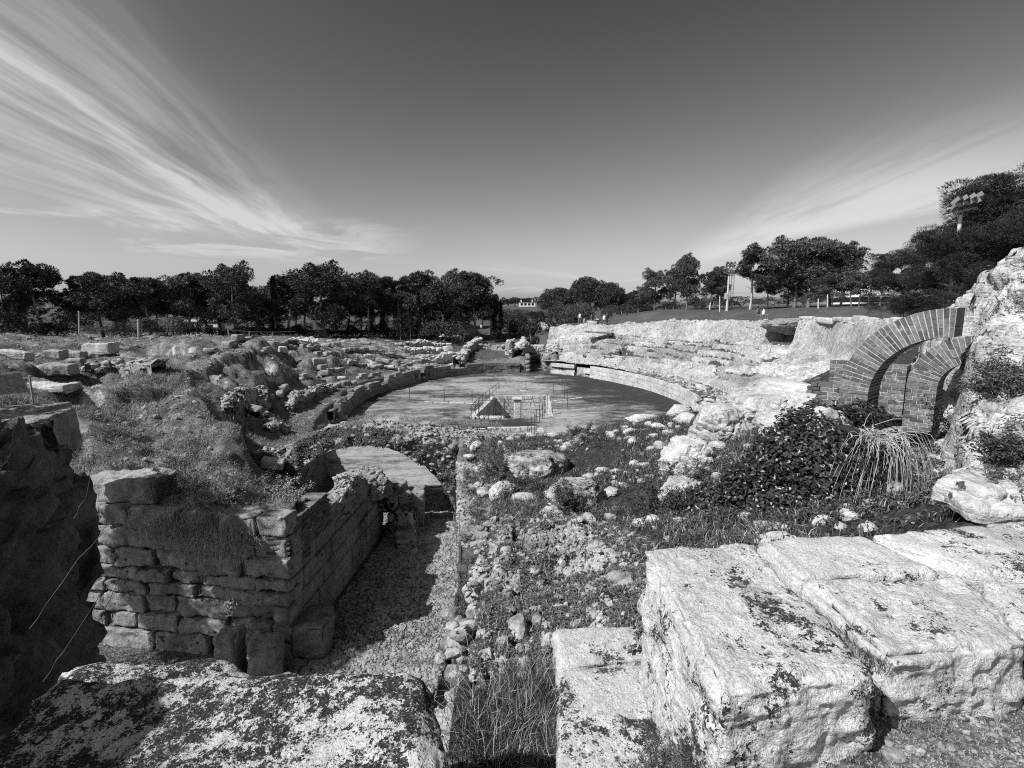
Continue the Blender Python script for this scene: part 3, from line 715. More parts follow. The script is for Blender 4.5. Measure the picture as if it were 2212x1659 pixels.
# terrace behind the podium
terr = sstep(2.5, 2.2, DD); z = z + terr * (.09 * fbm(P3 * .7, 4, 3) + .05 * ridged(P3 * 2.2, 3, 5)); z = z + terr * .22 * sstep(.62, .95, TT) * (np.clip(((DD / .55) % 1) * 4, 0, 1) - (DD / .55) % 1)
# scarp with caves at its foot, then the rim
rim = rim_h(TT); cave = 0 * DD
for (px, py, wd) in ((1610, 745, .085), (1535, 738, .035), (1790, 745, .05), (1700, 742, .02)):
    tc = math.atan2(*(aty(px, py, 45)[[1, 0]] - AC[::-1])); cave = np.maximum(cave, sstep(wd, wd * .6, np.abs(TT - tc)))
sc_ = sstep(8.9 + 2.4 * cave + .5 * fbm(P3 * .2, 3, 51), 9.75 + 2.4 * cave + .9 * fbm(P3 * .25, 3, 52) + .6 * sstep(.6, 1., TT), DD)
ragged = .30 * fbm(P3 * .5, 4, 61) + .22 * ridged(P3 * 1.1, 4, 62) + .3 * np.floor(fbm(P3 * .22, 2, 63) * 3) / 3
z = z * (1 - sc_) + (rim + ragged + .02 * (DD - 9.5)) * sc_
z = z + .05 * fbm(P3 * 3, 3, 70)
edge = sstep(tt[0] + .1, tt[0], TT); z = z - edge * .6
z = z - 1.2 * sstep(11.4, 12.4, DD)
X1, Y1 = X0, Y0
hl = sstep(.25, .7, fbm(P3 * .35, 3, 80) + .5 * terr + .25 * sc_ - .25)
m, T, b = mat('hewn limestone', .93, .15); p = T.pos()
n1 = T.noise(p, .9, 7, .66); n2 = T.noise(p, 5., 6, .65); n3 = T.noise(p, 20., 4, .6)
v_ = T.math('MULTIPLY', T.ramp(T.math('ADD', T.math('MULTIPLY', n1, .45), T.math('MULTIPLY', n2, .55)), .36, .62, .22, .56), T.ramp(n3, .3, .7, .7, 1.15))
v_ = T.math('MULTIPLY', v_, T.ramp(T.noise(T.vscale(p, (1, 1, .35)), 1.4, 6, .7), .58, .7, 1., .6))
v_ = T.math('MULTIPLY', v_, T.ramp(T.attr('tone'), -.2, 1., .45, 1.08, False))
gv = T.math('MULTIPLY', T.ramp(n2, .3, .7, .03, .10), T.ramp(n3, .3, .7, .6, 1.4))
v_ = T.mix(T.ramp(T.math('ADD', T.attr('turf_shade'), T.math('MULTIPLY', T.math('SUBTRACT', T.noise(p, 2.4, 6, .7), .5), 1.1)), .40, .50), v_, gv)
setc(T, b, v_); T.put(b.inputs['Normal'], T.bump(T.math('ADD', T.noise(p, 4., 7, .68), T.math('MULTIPLY', T.noise(T.vscale(p, (1, 1, 5)), 3., 5, .6), .6)), .8, .06))
M['hewn'] = m
low_ = fbm(P3 * .9, 3, 19); step_shade = sm * np.maximum(sstep(.74, .90, fr), sstep(.05 + .02 * low_, .03 + .02 * low_, fr)) * (1 - wear * .7) * .5  # shade lines at the step feet painted dark, mixed with soil and growth
turf_shade = np.clip(step_shade + .8 * crack * sm + terr * .34 * (1 - .4 * sstep(.6, .9, TT)) + .14 + .12 * sc_ + .12 * fbm(P3 * .3, 3, 90) - .12 * wear * sm, 0, 1)
s_ = mk('rock_cut_seating', np.stack([X1, Y1, z], 1), gridf(nt, nd), M['hewn'], None, True, {'turf_shade': turf_shade, 'tone': np.clip(wid * .9 + .6 * fbm(P3 * .35, 3, 97), 0, 1) * sm + .55 * (1 - sm) - .35 * sc_ * sstep(-.1, .35, fbm(P3 * .3, 3, 95))})
tag(s_, 'pale cracked rock-cut tiers of seating curving up the right side of the arena', 'seating')
SEAT = (tt, dd, z.reshape(nt, nd))
def on_seat(t, d):
    i = np.clip(np.searchsorted(tt, t), 0, nt - 1); j = np.clip(np.searchsorted(dd, d), 0, nd - 1); return SEAT[2][i, j]
# loose stones along the seating
for k, (px, wd, lab) in enumerate(((1610, 2.6, 'overhanging rock roof of the wide dark cave in the upper scarp'), (1535, 1.4, 'rock lip over the small arched hole in the upper scarp'), (1790, 1.7, 'rock lip over the dark hollow near the brick arch'), (1700, 1.0, 'rock lip over the narrow cleft in the upper scarp'))):
    tc = math.atan2(*(aty(px, 740, 45)[[1, 0]] - AC[::-1])); x, y = at_t(tc, 10.6); v, f = rock((1.9, wd, .75), 5, 140 + k, .3, 1.3, .3); c_, s_n = math.cos(tc), math.sin(tc); v = v @ np.array(((c_, s_n, 0), (-s_n, c_, 0), (0, 0, 1))); o = mk('rock_ledge', v, f, M['hewn']); o.location = (x, y, float(rim_h(tc)) - .35); tag(o, lab, 'rock')
mb = MB(); n = 1300; t = rng.uniform(T_NEAR, T_FAR, n); d = rng.choice([0, 1, 2], n, p=[.35, .25, .4]); d = np.where(d == 0, rng.uniform(.6, 2.4, n), np.where(d == 1, rng.uniform(2.6, 8.8, n), rng.uniform(9.5, 11.8, n)))
x, y = at_t(t, d); scatter_rocks(mb, np.stack([x, y, on_seat(t, d) + .02], 1), np.exp(rng.normal(math.log(.09), .5, n)), low=True)
tag(mb.build('rubble', M['pale'], None, False), 'loose pale stones strewn over the rock-cut tiers', 'rubble', kind='stuff')

# ------------------------------------------------------------------ pits sunk in the arena floor
def slabtop(pts, z): return np.array([(*p, z) for p in pts])
A, B, C_, D_ = PIT[0]
pit = empty('sunken_chamber', (*((A + C_) / 2), 0), 'deep rectangular stone-lined chamber sunk in the arena floor', 'pit')
def wall_part(name, p0, p1, z0, z1, seed, m, cell=.14):
    mb = MB(); ashlar(mb, p0, p1, z0, z1, max(2, int(round((z1 - z0) / .34))), .7, .4, cell, .015, .02, seed, .015, .02); o = mb.build(name, m, pit, False); return o
wall_part('back_wall', B, A, -2.2, .06, 1, M['podium']); wall_part('side_wall', A, D_, -2.2, .05, 2, M['podium']); wall_part('side_wall', C_, B, -2.2, .05, 3, M['podium'])
mb = MB(); ashlar(mb, D_ + np.array((0, .6)), D_ + np.array((2.2, .65)), -2.2, .03, 5, .7, .4, .14, .04, .03, 4); mb.build('front_wall', M['podium'], pit); settle(pit)
pil = empty('stone_pillar', atz(1118, 921, -1.9), 'short square pillar with a capital standing in the sunken chamber', 'pillar')
v, f = stone_block((.62, .62, 2.3), .12, .04, .015, 3, 3); mk('shaft', v + (0, 0, 1.15), f, M['podium'], pil)
v, f = stone_block((.86, .86, .2), .1, .04, .012, 3, 4); mk('capital', v + (0, 0, 2.41), f, M['podium'], pil)
q = atz(1131, 912, -2.1); pil2 = empty('stone_pillar', (q[0] + .1, q[1] + 4.8, -2.2), 'plain tall pillar against the back wall of the sunken chamber', 'pillar')
v, f = stone_block((.75, .6, 2.25), .12, .04, .015, 3, 8); mk('shaft', v + (0, 0, 1.12), f, M['podium'], pil2)
A, B, C_, D_ = PIT[1]
pit = empty('sunken_chamber', (*((A + C_) / 2), 0), 'smaller stone-lined pit nearer the right mound, half hidden by grass', 'pit')
wall_part('back_wall', B, A, -1.9, .05, 11, M['podium'], .1); wall_part('side_wall', A, D_, -1.9, .05, 12, M['podium'], .12); wall_part('side_wall', C_, B, -1.9, .05, 13, M['podium'], .12); settle(pit)
# drain kerbs across the floor
def kerb(p, q, name_l, w=.3):
    p, q = np.array(p[:2]), np.array(q[:2]); mb = MB(); ashlar(mb, p, q, -.05, .09, 1, 1.1, w, .12, .03, .02, int(abs(p[0]) * 100), .03, .03); tag(mb.build('stone_kerb', M['pale']), name_l, 'kerb')
kerb(atz(918, 868, 0), atz(1040, 872, 0), 'line of pale flat kerb stones left of the sunken chamber')
kerb(atz(1195, 866, 0), atz(1258, 859, 0), 'line of pale flat kerb stones right of the sunken chamber')

# ------------------------------------------------------------------ the near gate: corridor walls, vault, ruined pier
front = empty('ashlar_wall', (-7.5, 10.8, 0), 'tall front-facing wall of worn squared blocks left of the corridor', 'wall')
mb = MB(); topf = lambda s: 3.62 - .5 * abs(s - .75) - .35 * (s < .12) - .6 * (s > .9)
ashlar(mb, (-4.98, 10.62), (-11.2, 11.5), -.1, 3.7, [.56, .42, .50, .30, .30, .48, .52, .50], 1.0, .6, .04, .05, .045, 21, .012, .06, lambda s: topf(1 - s) + .35, 0., .09)
for v in mb.v: pass
mb.build('blocks', M['ashlar'], front)
mb = MB(); mb.add(boxv(-11.2, -5.15, 10.9, 11.6, -.1, 3.0), BOXF); v = mb.v[0]; v[:, 1] += (-5 - v[:, 0]) * .14; mb.build('core', M['rubble'], front, False); settle(front)
side = empty('ashlar_wall', (-4.9, 14, 0), 'long wall of large squared blocks along the left of the gravel corridor, in shade', 'wall')
mb = MB(); tops = lambda s: 2.85 + .25 * math.sin(s * 3.0) - .75 * s + (.35 if s < .16 else 0)
ashlar(mb, (-4.62, 17.5), (-5.0, 10.85), -.06, 3.3, [.5, .46, .46, .5, .44, .46, .42], 1.15, .55, .06, .045, .016, 23, .016, .014, lambda s: tops(1 - s))
mb.build('blocks', M['ashlar'], side)
mb = MB(); mb.add(boxv(-5.7, -5.2, 11.2, 17.4, -.1, 1.9), BOXF); mb.v[0][:, 0] += (mb.v[0][:, 1] - 11) * .055; mb.build('core', M['rubble'], side, False)
# patch of brick facing at the near top corner
mb = MB(); k = 0
for z in np.arange(2.06, 3.18, .062):
    y = 10.75 + (k % 2) * .1; lim = 13.0 - max(0, z - 2.5) * .3 if z > 2.3 else 11.6
    while y < lim:
        x = -4.99 + (y - 10.85) * .057
        mb.add(boxv(x - .5, x + .035, y, y + .2, z, z + .05), BOXF); y += .212
    k += 1
mb.build('brick_patch', M['brick'], side, False); settle(side)
# ruined vault lump on the wall's far end
def rockobj(name, label, cat, loc, size, seed, m, sub=5, amp=.35, freq=1.2, stones=0, ssize=.09, flat=0., rz=0., pit=.06, group=None, strat=0., smat=None):
    v, f = rock(size, sub, seed, amp, freq, flat, strat, pit); c, s = math.cos(rz), math.sin(rz); v = v @ np.array(((c, s, 0), (-s, c, 0), (0, 0, 1)))
    mb = MB(); mb.add(v, f)
    if stones:
        i = rng.integers(0, len(v), stones); scatter_rocks(mb, v[i] * .995, np.exp(rng.normal(math.log(ssize), .45, stones)), low=ssize < .05)
    o = mb.build(name, m, None, True); o.location = loc; return tag(o, label, cat, group)
rockobj('vault_fragment', 'jagged lump of ruined rubble vault standing on the far end of the shaded block wall', 'ruin', (-5.05, 16.9, 2.05), (1.05, 1.2, .6), 4, M['rubble'], 6, .4, 1.4, 260, .045)
rockobj('vault_fragment', 'thin dark overhanging shell of broken vault behind the block wall', 'ruin', (-5.2, 16.4, 1.75), (.5, 1.0, .6), 9, M['rubble'], 6, .4, 1.5, 200, .04)
rockobj('vault_fragment', 'rough rubble crown along the top of the shaded block wall', 'ruin', (-5.0, 14.6, 2.45), (.5, 1.5, .42), 14, M['rubble'], 6, .4, 1.5, 240, .04)
# loose blocks of the ruined pier
bl = [((-3.95, 17.6, .28), (1.0, 1.3, .56), .05, 'lowest dark block of the ruined pier beside the gravel'), ((-3.85, 17.2, .78), (.85, .9, .5), -.05, 'second dark block up in the ruined pier beside the gravel'), ((-3.55, 18.2, .75), (.6, .8, 1.3), .1, 'smooth upright block at the far side of the ruined pier'),
      ((-3.95, 17.75, 1.26), (.55, .6, .42), .5, 'tilted square block on top of the ruined pier'), ((-4.5, 17.3, 1.25), (.9, .7, .6), .2, 'broad lichened block between the ruined pier and the block wall'), ((-4.3, 18.0, 1.5), (.8, .7, .5), -.3, 'flat block at the back of the ruined pier under the vault'),
      ((-3.6, 16.4, .2), (.7, .7, .45), .2, 'small worn block at the near foot of the ruined pier')]
for i, (c, s, rz, lab) in enumerate(bl):
    v, f = stone_block(s, .05, .05, .03, 4, 60 + i, .05); o = mk('stone_block', v, f, M['rubble'] if i != 2 else M['ashlar']); o.location = c; o.rotation_euler = (.03 * i - .06, .05 * (i % 3) - .04, rz); tag(o, lab, 'block', 'blocks of the ruined pier')
for c, s, rz, lab, sd in (((-4.72, 11.15, .42), (.85, 1.0, .85), .1, 'smooth-cornered boulder block lying at the near foot of the shaded corridor wall', 91), ((-5.35, 10.1, .45), (.7, .6, 1.0), .3, 'dark upright stone in front of the corner of the front wall', 92), ((-6.15, 10.2, .55), (.55, .5, 1.1), 0., 'small stump of masonry below the front wall with the pale flower beside it', 93)):
    v, f = stone_block(s, .045, .12, .05, 3, sd, .1); o = mk('stone_block', v, f, M['ashlar_dark']); o.location = c; o.rotation_euler = (0, .05, rz); tag(o, lab, 'block')
v, f = stone_block((2.0, .9, .62), .05, .08, .05, 3, 33, .12); o = mk('stone_block', v, f, M['ashlar']); o.location = (-9.25, 11.9, 3.75); o.rotation_euler = (.03, -.04, -.12); tag(o, 'large pitted block darkly stained, on top of the front wall', 'block')
v, f = stone_block((.9, .8, .16), .05, .03, .02, 3, 34); o = mk('stone_slab', v, f, M['pale']); o.location = (-5.65, 11.55, 2.95); o.rotation_euler = (.05, .02, .2); tag(o, 'pale flat slab behind the brick-faced corner of the corridor wall', 'slab')
v, f = stone_block((.75, .5, .3), .05, .05, .02, 3, 35); o = mk('stone_block', v, f, M['pale']); o.location = (-8.5, 17.6, 2.55); o.rotation_euler = (.1, .2, .3); tag(o, 'pale slab lying on the left shoulder of the rubble arch', 'block')

# rubble arch over the corridor
XC, HW, HT, Y0a, Y1a = -5.35, 3.28, 3.15, 17.95, 20.6
xs_ = np.linspace(-9.6, -.2, 200); topz = np.interp(xs_, [-9.6, -8.6, -7.6, -6.6, -5.2, -3.5, -2., -.2], [2.7, 2.85, 3.3, 3.65, 3.7, 3.5, 3.4, 3.35])
botz = np.where(np.abs(xs_ - XC) < HW, HT * np.sqrt(np.clip(1 - ((xs_ - XC) / HW) ** 2, 0, 1)), -.3)
topz = np.maximum(topz, botz + .42)
nv = 50; s = np.linspace(0, 1, nv)
Fx = np.repeat(xs_, nv); Fz = (botz[:, None] * (1 - s) + topz[:, None] * s).ravel(); Fy = np.full(len(Fx), Y0a) + .28 * np.tile(s, len(xs_)) ** 2
P3 = xyz(Fx, Fy, Fz); w1_, w2_, wi_ = worley(P3 * np.array((3.2, 1, 5.)) + .5 * np.stack([fbm(P3 * 2, 2, 5), fbm(P3 * 2, 2, 6), fbm(P3 * 2, 2, 7)], 1), 8); Fy = Fy - .16 * ridged(P3 * 1.1, 4, 3) - .12 * fbm(P3 * 3, 3, 4) + .05 - .12 * (wi_ - .3) * sstep(0, .2, w2_ - w1_); Fz = Fz + .10 * fbm(P3 * 1.5, 4, 6) * np.tile(s > .9, len(xs_))
mb = MB(); mb.add(np.stack([Fx, Fy, Fz], 1), gridf(200, nv)[:, ::-1])
nw_ = 46; s2 = np.linspace(0, 1, nw_); Tx = np.repeat(xs_, nw_); Ty = (Y0a + .25 + s2[None] * (Y1a - Y0a) + 0 * xs_[:, None]).ravel()
P3 = xyz(Tx, Ty); Tz = (topz[:, None] - .35 * s2[None] ** 2).ravel() + .10 * fbm(P3 * 1.2, 4, 7) + .10 * ridged(P3 * 2.2, 4, 8) - .04
mb.add(np.stack([Tx, Ty, Tz], 1), gridf(200, nw_)[:, ::-1])
ai = np.linspace(math.pi * .99, .01, 110); Ix = XC + HW * np.cos(ai); Iz = HT * np.sin(ai); s3_ = np.linspace(0, 1, 40)
IX = np.repeat(Ix, 40); IZ = np.repeat(Iz, 40); IY = np.tile(Y0a - .02 + s3_ * (Y1a - Y0a), 110); P3 = xyz(IX, IY, IZ)
dd_ = .06 * fbm(P3 * 1.6, 4, 9) + .03 * ridged(P3 * 4, 3, 10); k3 = 1 - dd_ / 3
mb.add(np.stack([XC + (IX - XC) * k3, IY, IZ * k3], 1), gridf(110, 40))
i = rng.integers(0, len(Fx), 1100); pts = np.stack([Fx, Fy, Fz], 1)[i]; scatter_rocks(mb, pts, np.exp(rng.normal(math.log(.038), .6, len(i))), (1.3, 1, .5), low=True, tilt=.3)
i = rng.integers(0, len(Tx), 1700); pts = np.stack([Tx, Ty, Tz], 1)[i]; scatter_rocks(mb, pts, np.exp(rng.normal(math.log(.038), .6, len(i))), low=True)
tag(mb.build('rubble_arch', M['rubble']), 'low rough rubble arch spanning the corridor between shaded wall and right mound', 'arch')

# right wall of the corridor: rough core with brick bands
def wall_surface(name, xa, xb, z0, z1, y0, y1, seed, m, n, ssize, label):
    ny, nz = 160, 60; yy = np.linspace(y0, y1, ny); s = np.linspace(0, 1, nz); Yg = np.repeat(yy, nz); S = np.tile(s, ny)
    # over the top: first half climbs the face, second half runs inwards
    zt = z1(Yg); up = np.clip(S * 2, 0, 1); inn = np.clip(S * 2 - 1, 0, 1)
    Xg = xa(Yg) + inn * (xb(Yg) - xa(Yg)); Zg = z0 + (zt - z0) * up; P3 = xyz(Xg, Yg, Zg)
    dsp = .12 * ridged(P3 * 1.3, 4, seed) + .08 * fbm(P3 * 3, 3, seed + 1)
    Xg = Xg - dsp * (1 - inn); Zg = Zg + dsp * inn
    mb = MB(); mb.add(np.stack([Xg, Yg, Zg], 1), gridf(ny, nz))
    i = rng.integers(0, len(Xg), n); scatter_rocks(mb, np.stack([Xg, Yg, Zg], 1)[i], np.exp(rng.normal(math.log(ssize), .5, n)), tilt=.4, low=True)
    return tag(mb.build(name, m), label, 'wall')
wall_surface('rubble_wall', lambda y: xr(y) + .04, lambda y: 0 * y - .44, -.1, lambda y: np.interp(y, [3, 6, 10, 14, 17.6], [3.65, 2.95, 2.35, 2.1, 2.6]), 2.7, 17.7, 5, M['rubble'], 1500, .04, 'low rubble wall with a narrow ledge on the right of the gravel corridor')
mb = MB()
for r_ in range(4):
    for k in range(3 + (r_ % 2)):
        x0 = -1.2 + k * .22 - (r_ % 2) * .05 + (.03 * r_); mb.add(boxv(x0, x0 + .205, 10.0 + .03 * r_, 10.4, 2.25 + r_ * .075, 2.305 + r_ * .075), BOXF)
tag(mb.build('brick_courses', M['brick'], None, False), 'few courses of thin bricks left on the ledge right of the corridor', 'brickwork')
# ------------------------------------------------------------------ bedded rock cliff on the right
def smooth_interp(ctrl, x, y, sc_=1., lam=.01):
    c = np.array(ctrl, float); n = len(c); P = c[:, :2] * sc_
    K = _phi(((P[:, None] - P[None]) ** 2).sum(-1)) + np.eye(n) * lam
    A = np.zeros((n + 3, n + 3)); A[:n, :n] = K; A[:n, n] = 1; A[:n, n + 1:] = P; A[n, :n] = 1; A[n + 1:, :n] = P.T
    S = np.linalg.solve(A, np.concatenate([c[:, 2], np.zeros(3)]))
    out = np.empty(len(x))
    for s in range(0, len(x), 40000):
        q = np.stack([x[s:s + 40000], y[s:s + 40000]], 1) * sc_
        out[s:s + 40000] = _phi(((q[:, None] - P[None]) ** 2).sum(-1)) @ S[:n] + S[n] + q @ S[n + 1:]
    return out
cl = [tuple(aty(*q)) for q in ((2085, 1085, 4.7), (2078, 1000, 6.2), (2075, 900, 6.9), (2068, 790, 7.25), (2046, 705, 7.55), (2035, 660, 9.2), (2060, 628, 10.4), (2110, 595, 10.4), (2212, 548, 10.0), (2300, 520, 9.8),
                               (2150, 1085, 4.6), (2212, 1080, 4.4), (2212, 900, 5.9), (2150, 900, 6.4), (2130, 1000, 5.6), (2212, 750, 7.1), (2130, 780, 7.4), (2212, 650, 8.5), (2120, 690, 8.2), (2300, 900, 5.8), (2300, 700, 7.6))]
cl += [(8.2, 12.2, 6.6), (9.5, 12.4, 7.2), (11, 12.2, 8.), (9.2, 10.4, 6.6), (5.2, 6.8, 5.6), (4.0, 4.9, 5.9), (13, 10, 9.), (12, 6, 8.4), (8, 4, 7.2), (6, 3.2, 6.4)]
gx = np.linspace(3.6, 13.5, 420); gy = np.linspace(3.2, 12.6, 420); X_, Y_ = np.meshgrid(gx, gy, indexing='ij'); x = X_.ravel(); y = Y_.ravel()
z = smooth_interp(cl, x, y, .35, .02)
# below the left foot of the cliff the surface dives under the ground
lx_ = np.interp(y, [3.2, 4.7, 6.2, 6.9, 7.3, 7.7, 8.5, 9.6, 10.8, 12.6], [4.2, 4.3, 5.7, 6.35, 6.65, 6.95, 8.1, 8.8, 9.3, 9.7]) + .25 * fbm(xyz(x, y) * .9, 3, 5)
z = z - 2.6 * sstep(.10, -.5, x - lx_) - 1.5 * sstep(11.4, 12.6, y) - 2.6 * sstep(4.1, 3.3, y + .3 * fbm(xyz(x, y) * .9, 3, 6))
P3 = xyz(x, y, z)
z = z + .30 * fbm(P3 * .7, 3, 71)
# bedding: thin ledges dipping towards the lower left
dip = z + .30 * x * 0 - .16 * (x - y) * .7
ph = dip / .24 + 1.3 * fbm(P3 * np.array((.9, .9, 2.)), 4, 12); fr = ph - np.floor(ph); led = (sstep(0., .35, fr) - fr)
vis = sstep(-.4, .1, x - lx_)
z = z + vis * led * .26
P3 = xyz(x, y, z)
V = np.stack([x, y, z], 1).reshape(420, 420, 3); N = np.cross(np.gradient(V, axis=0), np.gradient(V, axis=1)); N /= np.linalg.norm(N, axis=2, keepdims=True); N = N.reshape(-1, 3)
e1 = ridged(P3 * np.array((1.6, 1.6, 5.)), 5, 21); e2 = fbm(P3 * np.array((3.5, 3.5, 11.)), 4, 22)
hollow = np.clip(fbm(P3 * np.array((.9, .9, 1.8)), 3, 25) - .12, 0, 1)
V = V.reshape(-1, 3) + N * (vis * (.17 * e1 + .12 * e2 - .4 * hollow))[:, None]
cliff = tag(mk('rock_cliff', V, gridf(420, 420), M['cliff']), 'bright bedded limestone cliff rising at the right behind the brick arches', 'cliff')
CLV = V.reshape(420, 420, 3); CLN = N.reshape(420, 420, 3)
# ------------------------------------------------------------------ bluff under the arches and the pale outcrops
rockobj('rock_bluff', 'ivy-covered rock bluff below the springing of the large brick arch', 'rock', (4.75, 7.45, 5.15), (1.0, 1.0, 1.35), 3, M['rock'], 6, .3, 1.1, 0, pit=.05)
rockobj('rock_bluff', 'dark-sided boulder end of the bluff beside the shaded hollow', 'rock', (5.35, 7.2, 5.2), (.62, .75, 1.25), 8, M['rock'], 6, .3, 1.1, 0, pit=.05)
rockobj('rock_outcrop', 'broken pale rocks below the brick pier under the large arch', 'rock', (6.45, 9.0, 5.2), (.55, .4, .75), 11, M['rock'], 6, .42, 1.6, 0, pit=.09)
rockobj('rock_outcrop', 'dark pitted rock behind the foot of the brick pier', 'rock', (8.2, 9.6, 5.5), (.55, .5, 1.0), 12, M['rock'], 6, .4, 1.5, 0, pit=.09)
for i, (px, py, Y, s, lab) in enumerate((
    (1565, 925, 13.5, (.85, .9, .85), 'large white outcrop at the brink of the arena below the near end of the podium'),
    (1490, 985, 11.2, (.62, .7, .7), 'rounded white outcrop on the right mound with a dark crack below'),
    (1465, 1060, 9.3, (.38, .45, .42), 'lower white rock face among weeds in the right mound'),
    (1400, 905, 18.5, (.75, .6, .3), 'small flat pale rock on the crest of the right mound by the arena edge'),
    (1470, 893, 17.8, (.5, .5, .4), 'pale boulder cluster on the mound crest next to the podium end'),
    (1240, 1058, 10.6, (.8, .6, .5), 'grey pitted boulder with a hollow side in the weeds of the right mound'),
    (1320, 1045, 10.8, (.22, .2, .18), 'small pale stone right of the hollow boulder in the weeds'),
    (1165, 1010, 13.6, (1.0, .9, .6), 'rough rubble lump at the right foot of the rubble arch'),
    (1260, 950, 16., (.6, .5, .35), 'low grey rock among weeds on the crest above the pits'),
    (1700, 850, 17.5, (1.9, 1.5, .75), 'broad white rock shelf above the mound left of the brick arches'),
    (1640, 870, 16.2, (1.1, 1.0, .55), 'smooth pale rock at the left edge of the white shelf'),
    (1780, 880, 13.5, (1.0, .9, .5), 'pale rock step between the white shelf and the ivy'),
    (1690, 915, 13., (.9, .7, .4), 'white rock ledge above the ivy bank'))):
    p = on_pix(px, py) if False else aty(px, py, Y); g = float(ground([p[0]], [Y])[0])
    rockobj('rock_outcrop', lab, 'rock', (p[0], Y, min(p[2], g + s[2] * .22)), s, 30 + i, M['rubble_pale'] if i in (5, 7, 8) else M['rock'], 6 if i < 3 else 5, .42, 1.3, 0, rz=i * .9, pit=.10, flat=.25)
# ------------------------------------------------------------------ dark rock mass on the left, close to the lens
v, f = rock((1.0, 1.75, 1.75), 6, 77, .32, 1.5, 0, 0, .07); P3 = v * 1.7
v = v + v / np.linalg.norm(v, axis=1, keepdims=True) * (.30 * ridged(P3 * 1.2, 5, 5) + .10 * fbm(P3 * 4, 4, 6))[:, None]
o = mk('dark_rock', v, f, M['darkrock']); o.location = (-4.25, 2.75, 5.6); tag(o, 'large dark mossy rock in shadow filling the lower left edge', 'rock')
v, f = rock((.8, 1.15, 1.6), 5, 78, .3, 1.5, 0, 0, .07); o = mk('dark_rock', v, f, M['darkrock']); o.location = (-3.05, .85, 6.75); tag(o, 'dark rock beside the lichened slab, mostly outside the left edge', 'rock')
# ------------------------------------------------------------------ brick arches
AE = np.array((.643, -.766, 0)); AN = np.array((.766, .643, 0))       # along the span, and into the wall
def brick_ring(mb, core, C, ri, ro, a0, a1, depth, bw=.066, seed=0):
    """voussoir ring: angle 0 along the span, from a0 to a1; C = centre on the front plane"""
    rg = np.random.default_rng(seed); n = int(abs(a1 - a0) * (ri + ro) / 2 / bw); da = (a1 - a0) / n; th = ro - ri; g = .0045
    def P(r, a, t): return C + AE * (r * np.cos(a)) + np.array((0, 0, 1.)) * (r * np.sin(a)) + AN * t
    for k in range(n):
        x0, x1 = a0 + da * k, a0 + da * (k + 1); s = (x1 - x0)
        cuts = [0, .36 + rg.uniform(-.03, .03), 1] if k % 2 else [0, .64 + rg.uniform(-.03, .03), 1]
        if rg.random() < .25: cuts = [0, .33, .67, 1]
        for i in range(len(cuts) - 1):
            r0, r1 = ri + th * cuts[i] + g, ri + th * cuts[i + 1] - g; gg = g * 1.5 / ((r0 + r1) / 2) * (1 if s > 0 else -1); t0 = rg.uniform(-.005, .005)
            mb.add(np.array([P(r, a, t) for r in (r0, r1) for a in (x0 + gg, x1 - gg) for t in (t0, depth)]), BOXF)
    aa = np.linspace(a0, a1, 60); vv = np.array([[P(ri + .006, a, .007), P(ro - .006, a, .007), P(ro - .006, a, depth - .01), P(ri + .006, a, depth - .01)] for a in aa]).reshape(-1, 3)
    ff = gridf(60, 4); i = np.arange(59) * 4; ff = np.concatenate([ff, np.stack([i + 3, i + 7, i + 4, i], 1)]); core.add(vv, ff)
def brick_run(mb, core, C, x0, x1, z0, z1, depth, seed=0, h=.066, bl=.2, ragged=0.):
    """straight courses; x along AE from C"""
    rg = np.random.default_rng(seed); z = z0; k = 0
    while z < z1 - .03:
        x = x0 + rg.uniform(-ragged, ragged); xe = x1 + rg.uniform(-ragged, ragged) * .3; first = True
        while x < xe - .03:
            l = (bl * rg.uniform(.8, 1.2)) * (.5 if first and k % 2 else 1); first = False; b = min(x + l, xe); b = xe if xe - b < .05 else b; t0 = rg.uniform(-.005, .005)
            v = np.array([C + AE * xx + AN * t + np.array((0, 0, zz - C[2])) for xx in (x + .006, b - .006) for t in (t0, depth) for zz in (z + .006, z + h - .006)]); mb.add(v, BOXF[:, [0, 1, 2, 3]]); x = b
        z += h; k += 1
    v = np.array([C + AE * xx + AN * t + np.array((0, 0, zz - C[2])) for xx in (x0 + .03 + ragged, x1 - .006) for t in (.007, depth - .01) for zz in (z0, z - .008)]); core.add(v, BOXF)
leg = aty(1842, 850, 8.0); C1 = leg + AE * 1.14; C1[2] = leg[2]
big = empty('brick_arch', tuple(leg), 'large half arch of brick springing from the ivy bluff into the cliff', 'arch')
mb = MB(); cr = MB(); brick_ring(mb, cr, C1, .93, 1.345, math.pi, math.pi * .50, .58, .062, seed=1)
brick_run(mb, cr, C1, -1.345, -.93, C1[2] - .62, C1[2] - .002, .58, 2, .062); brick_run(mb, cr, C1, -1.72, -1.352, C1[2] - .28, C1[2] + .1, .3, 3, ragged=.1)
mb.build('bricks', M['brick'], big, False); cr.build('mortar', M['mortar'], big, False); settle(big)
pl = aty(1957, 832, 9.42); RO2, RI2 = .95, .49; C2 = pl + AE * RO2
small = empty('brick_arch', tuple(pl), 'smaller half arch on a tall brick pier behind the large arch', 'arch')
mb = MB(); cr = MB(); brick_ring(mb, cr, C2, RI2, RO2, math.pi, math.pi * .42, .5, .068, seed=5)
mb.build('ring', M['brick'], small, False)
mb = MB(); brick_run(mb, cr, C2, -RO2, -RI2, 4.9, C2[2] - .002, .5, 6, .068); mb.build('pier', M['brick'], small, False); cr.build('mortar', M['mortar'], small, False); settle(small)
bw = empty('brick_wall', tuple(pl), 'low brick wall between the large arch and the brick pier', 'wall')
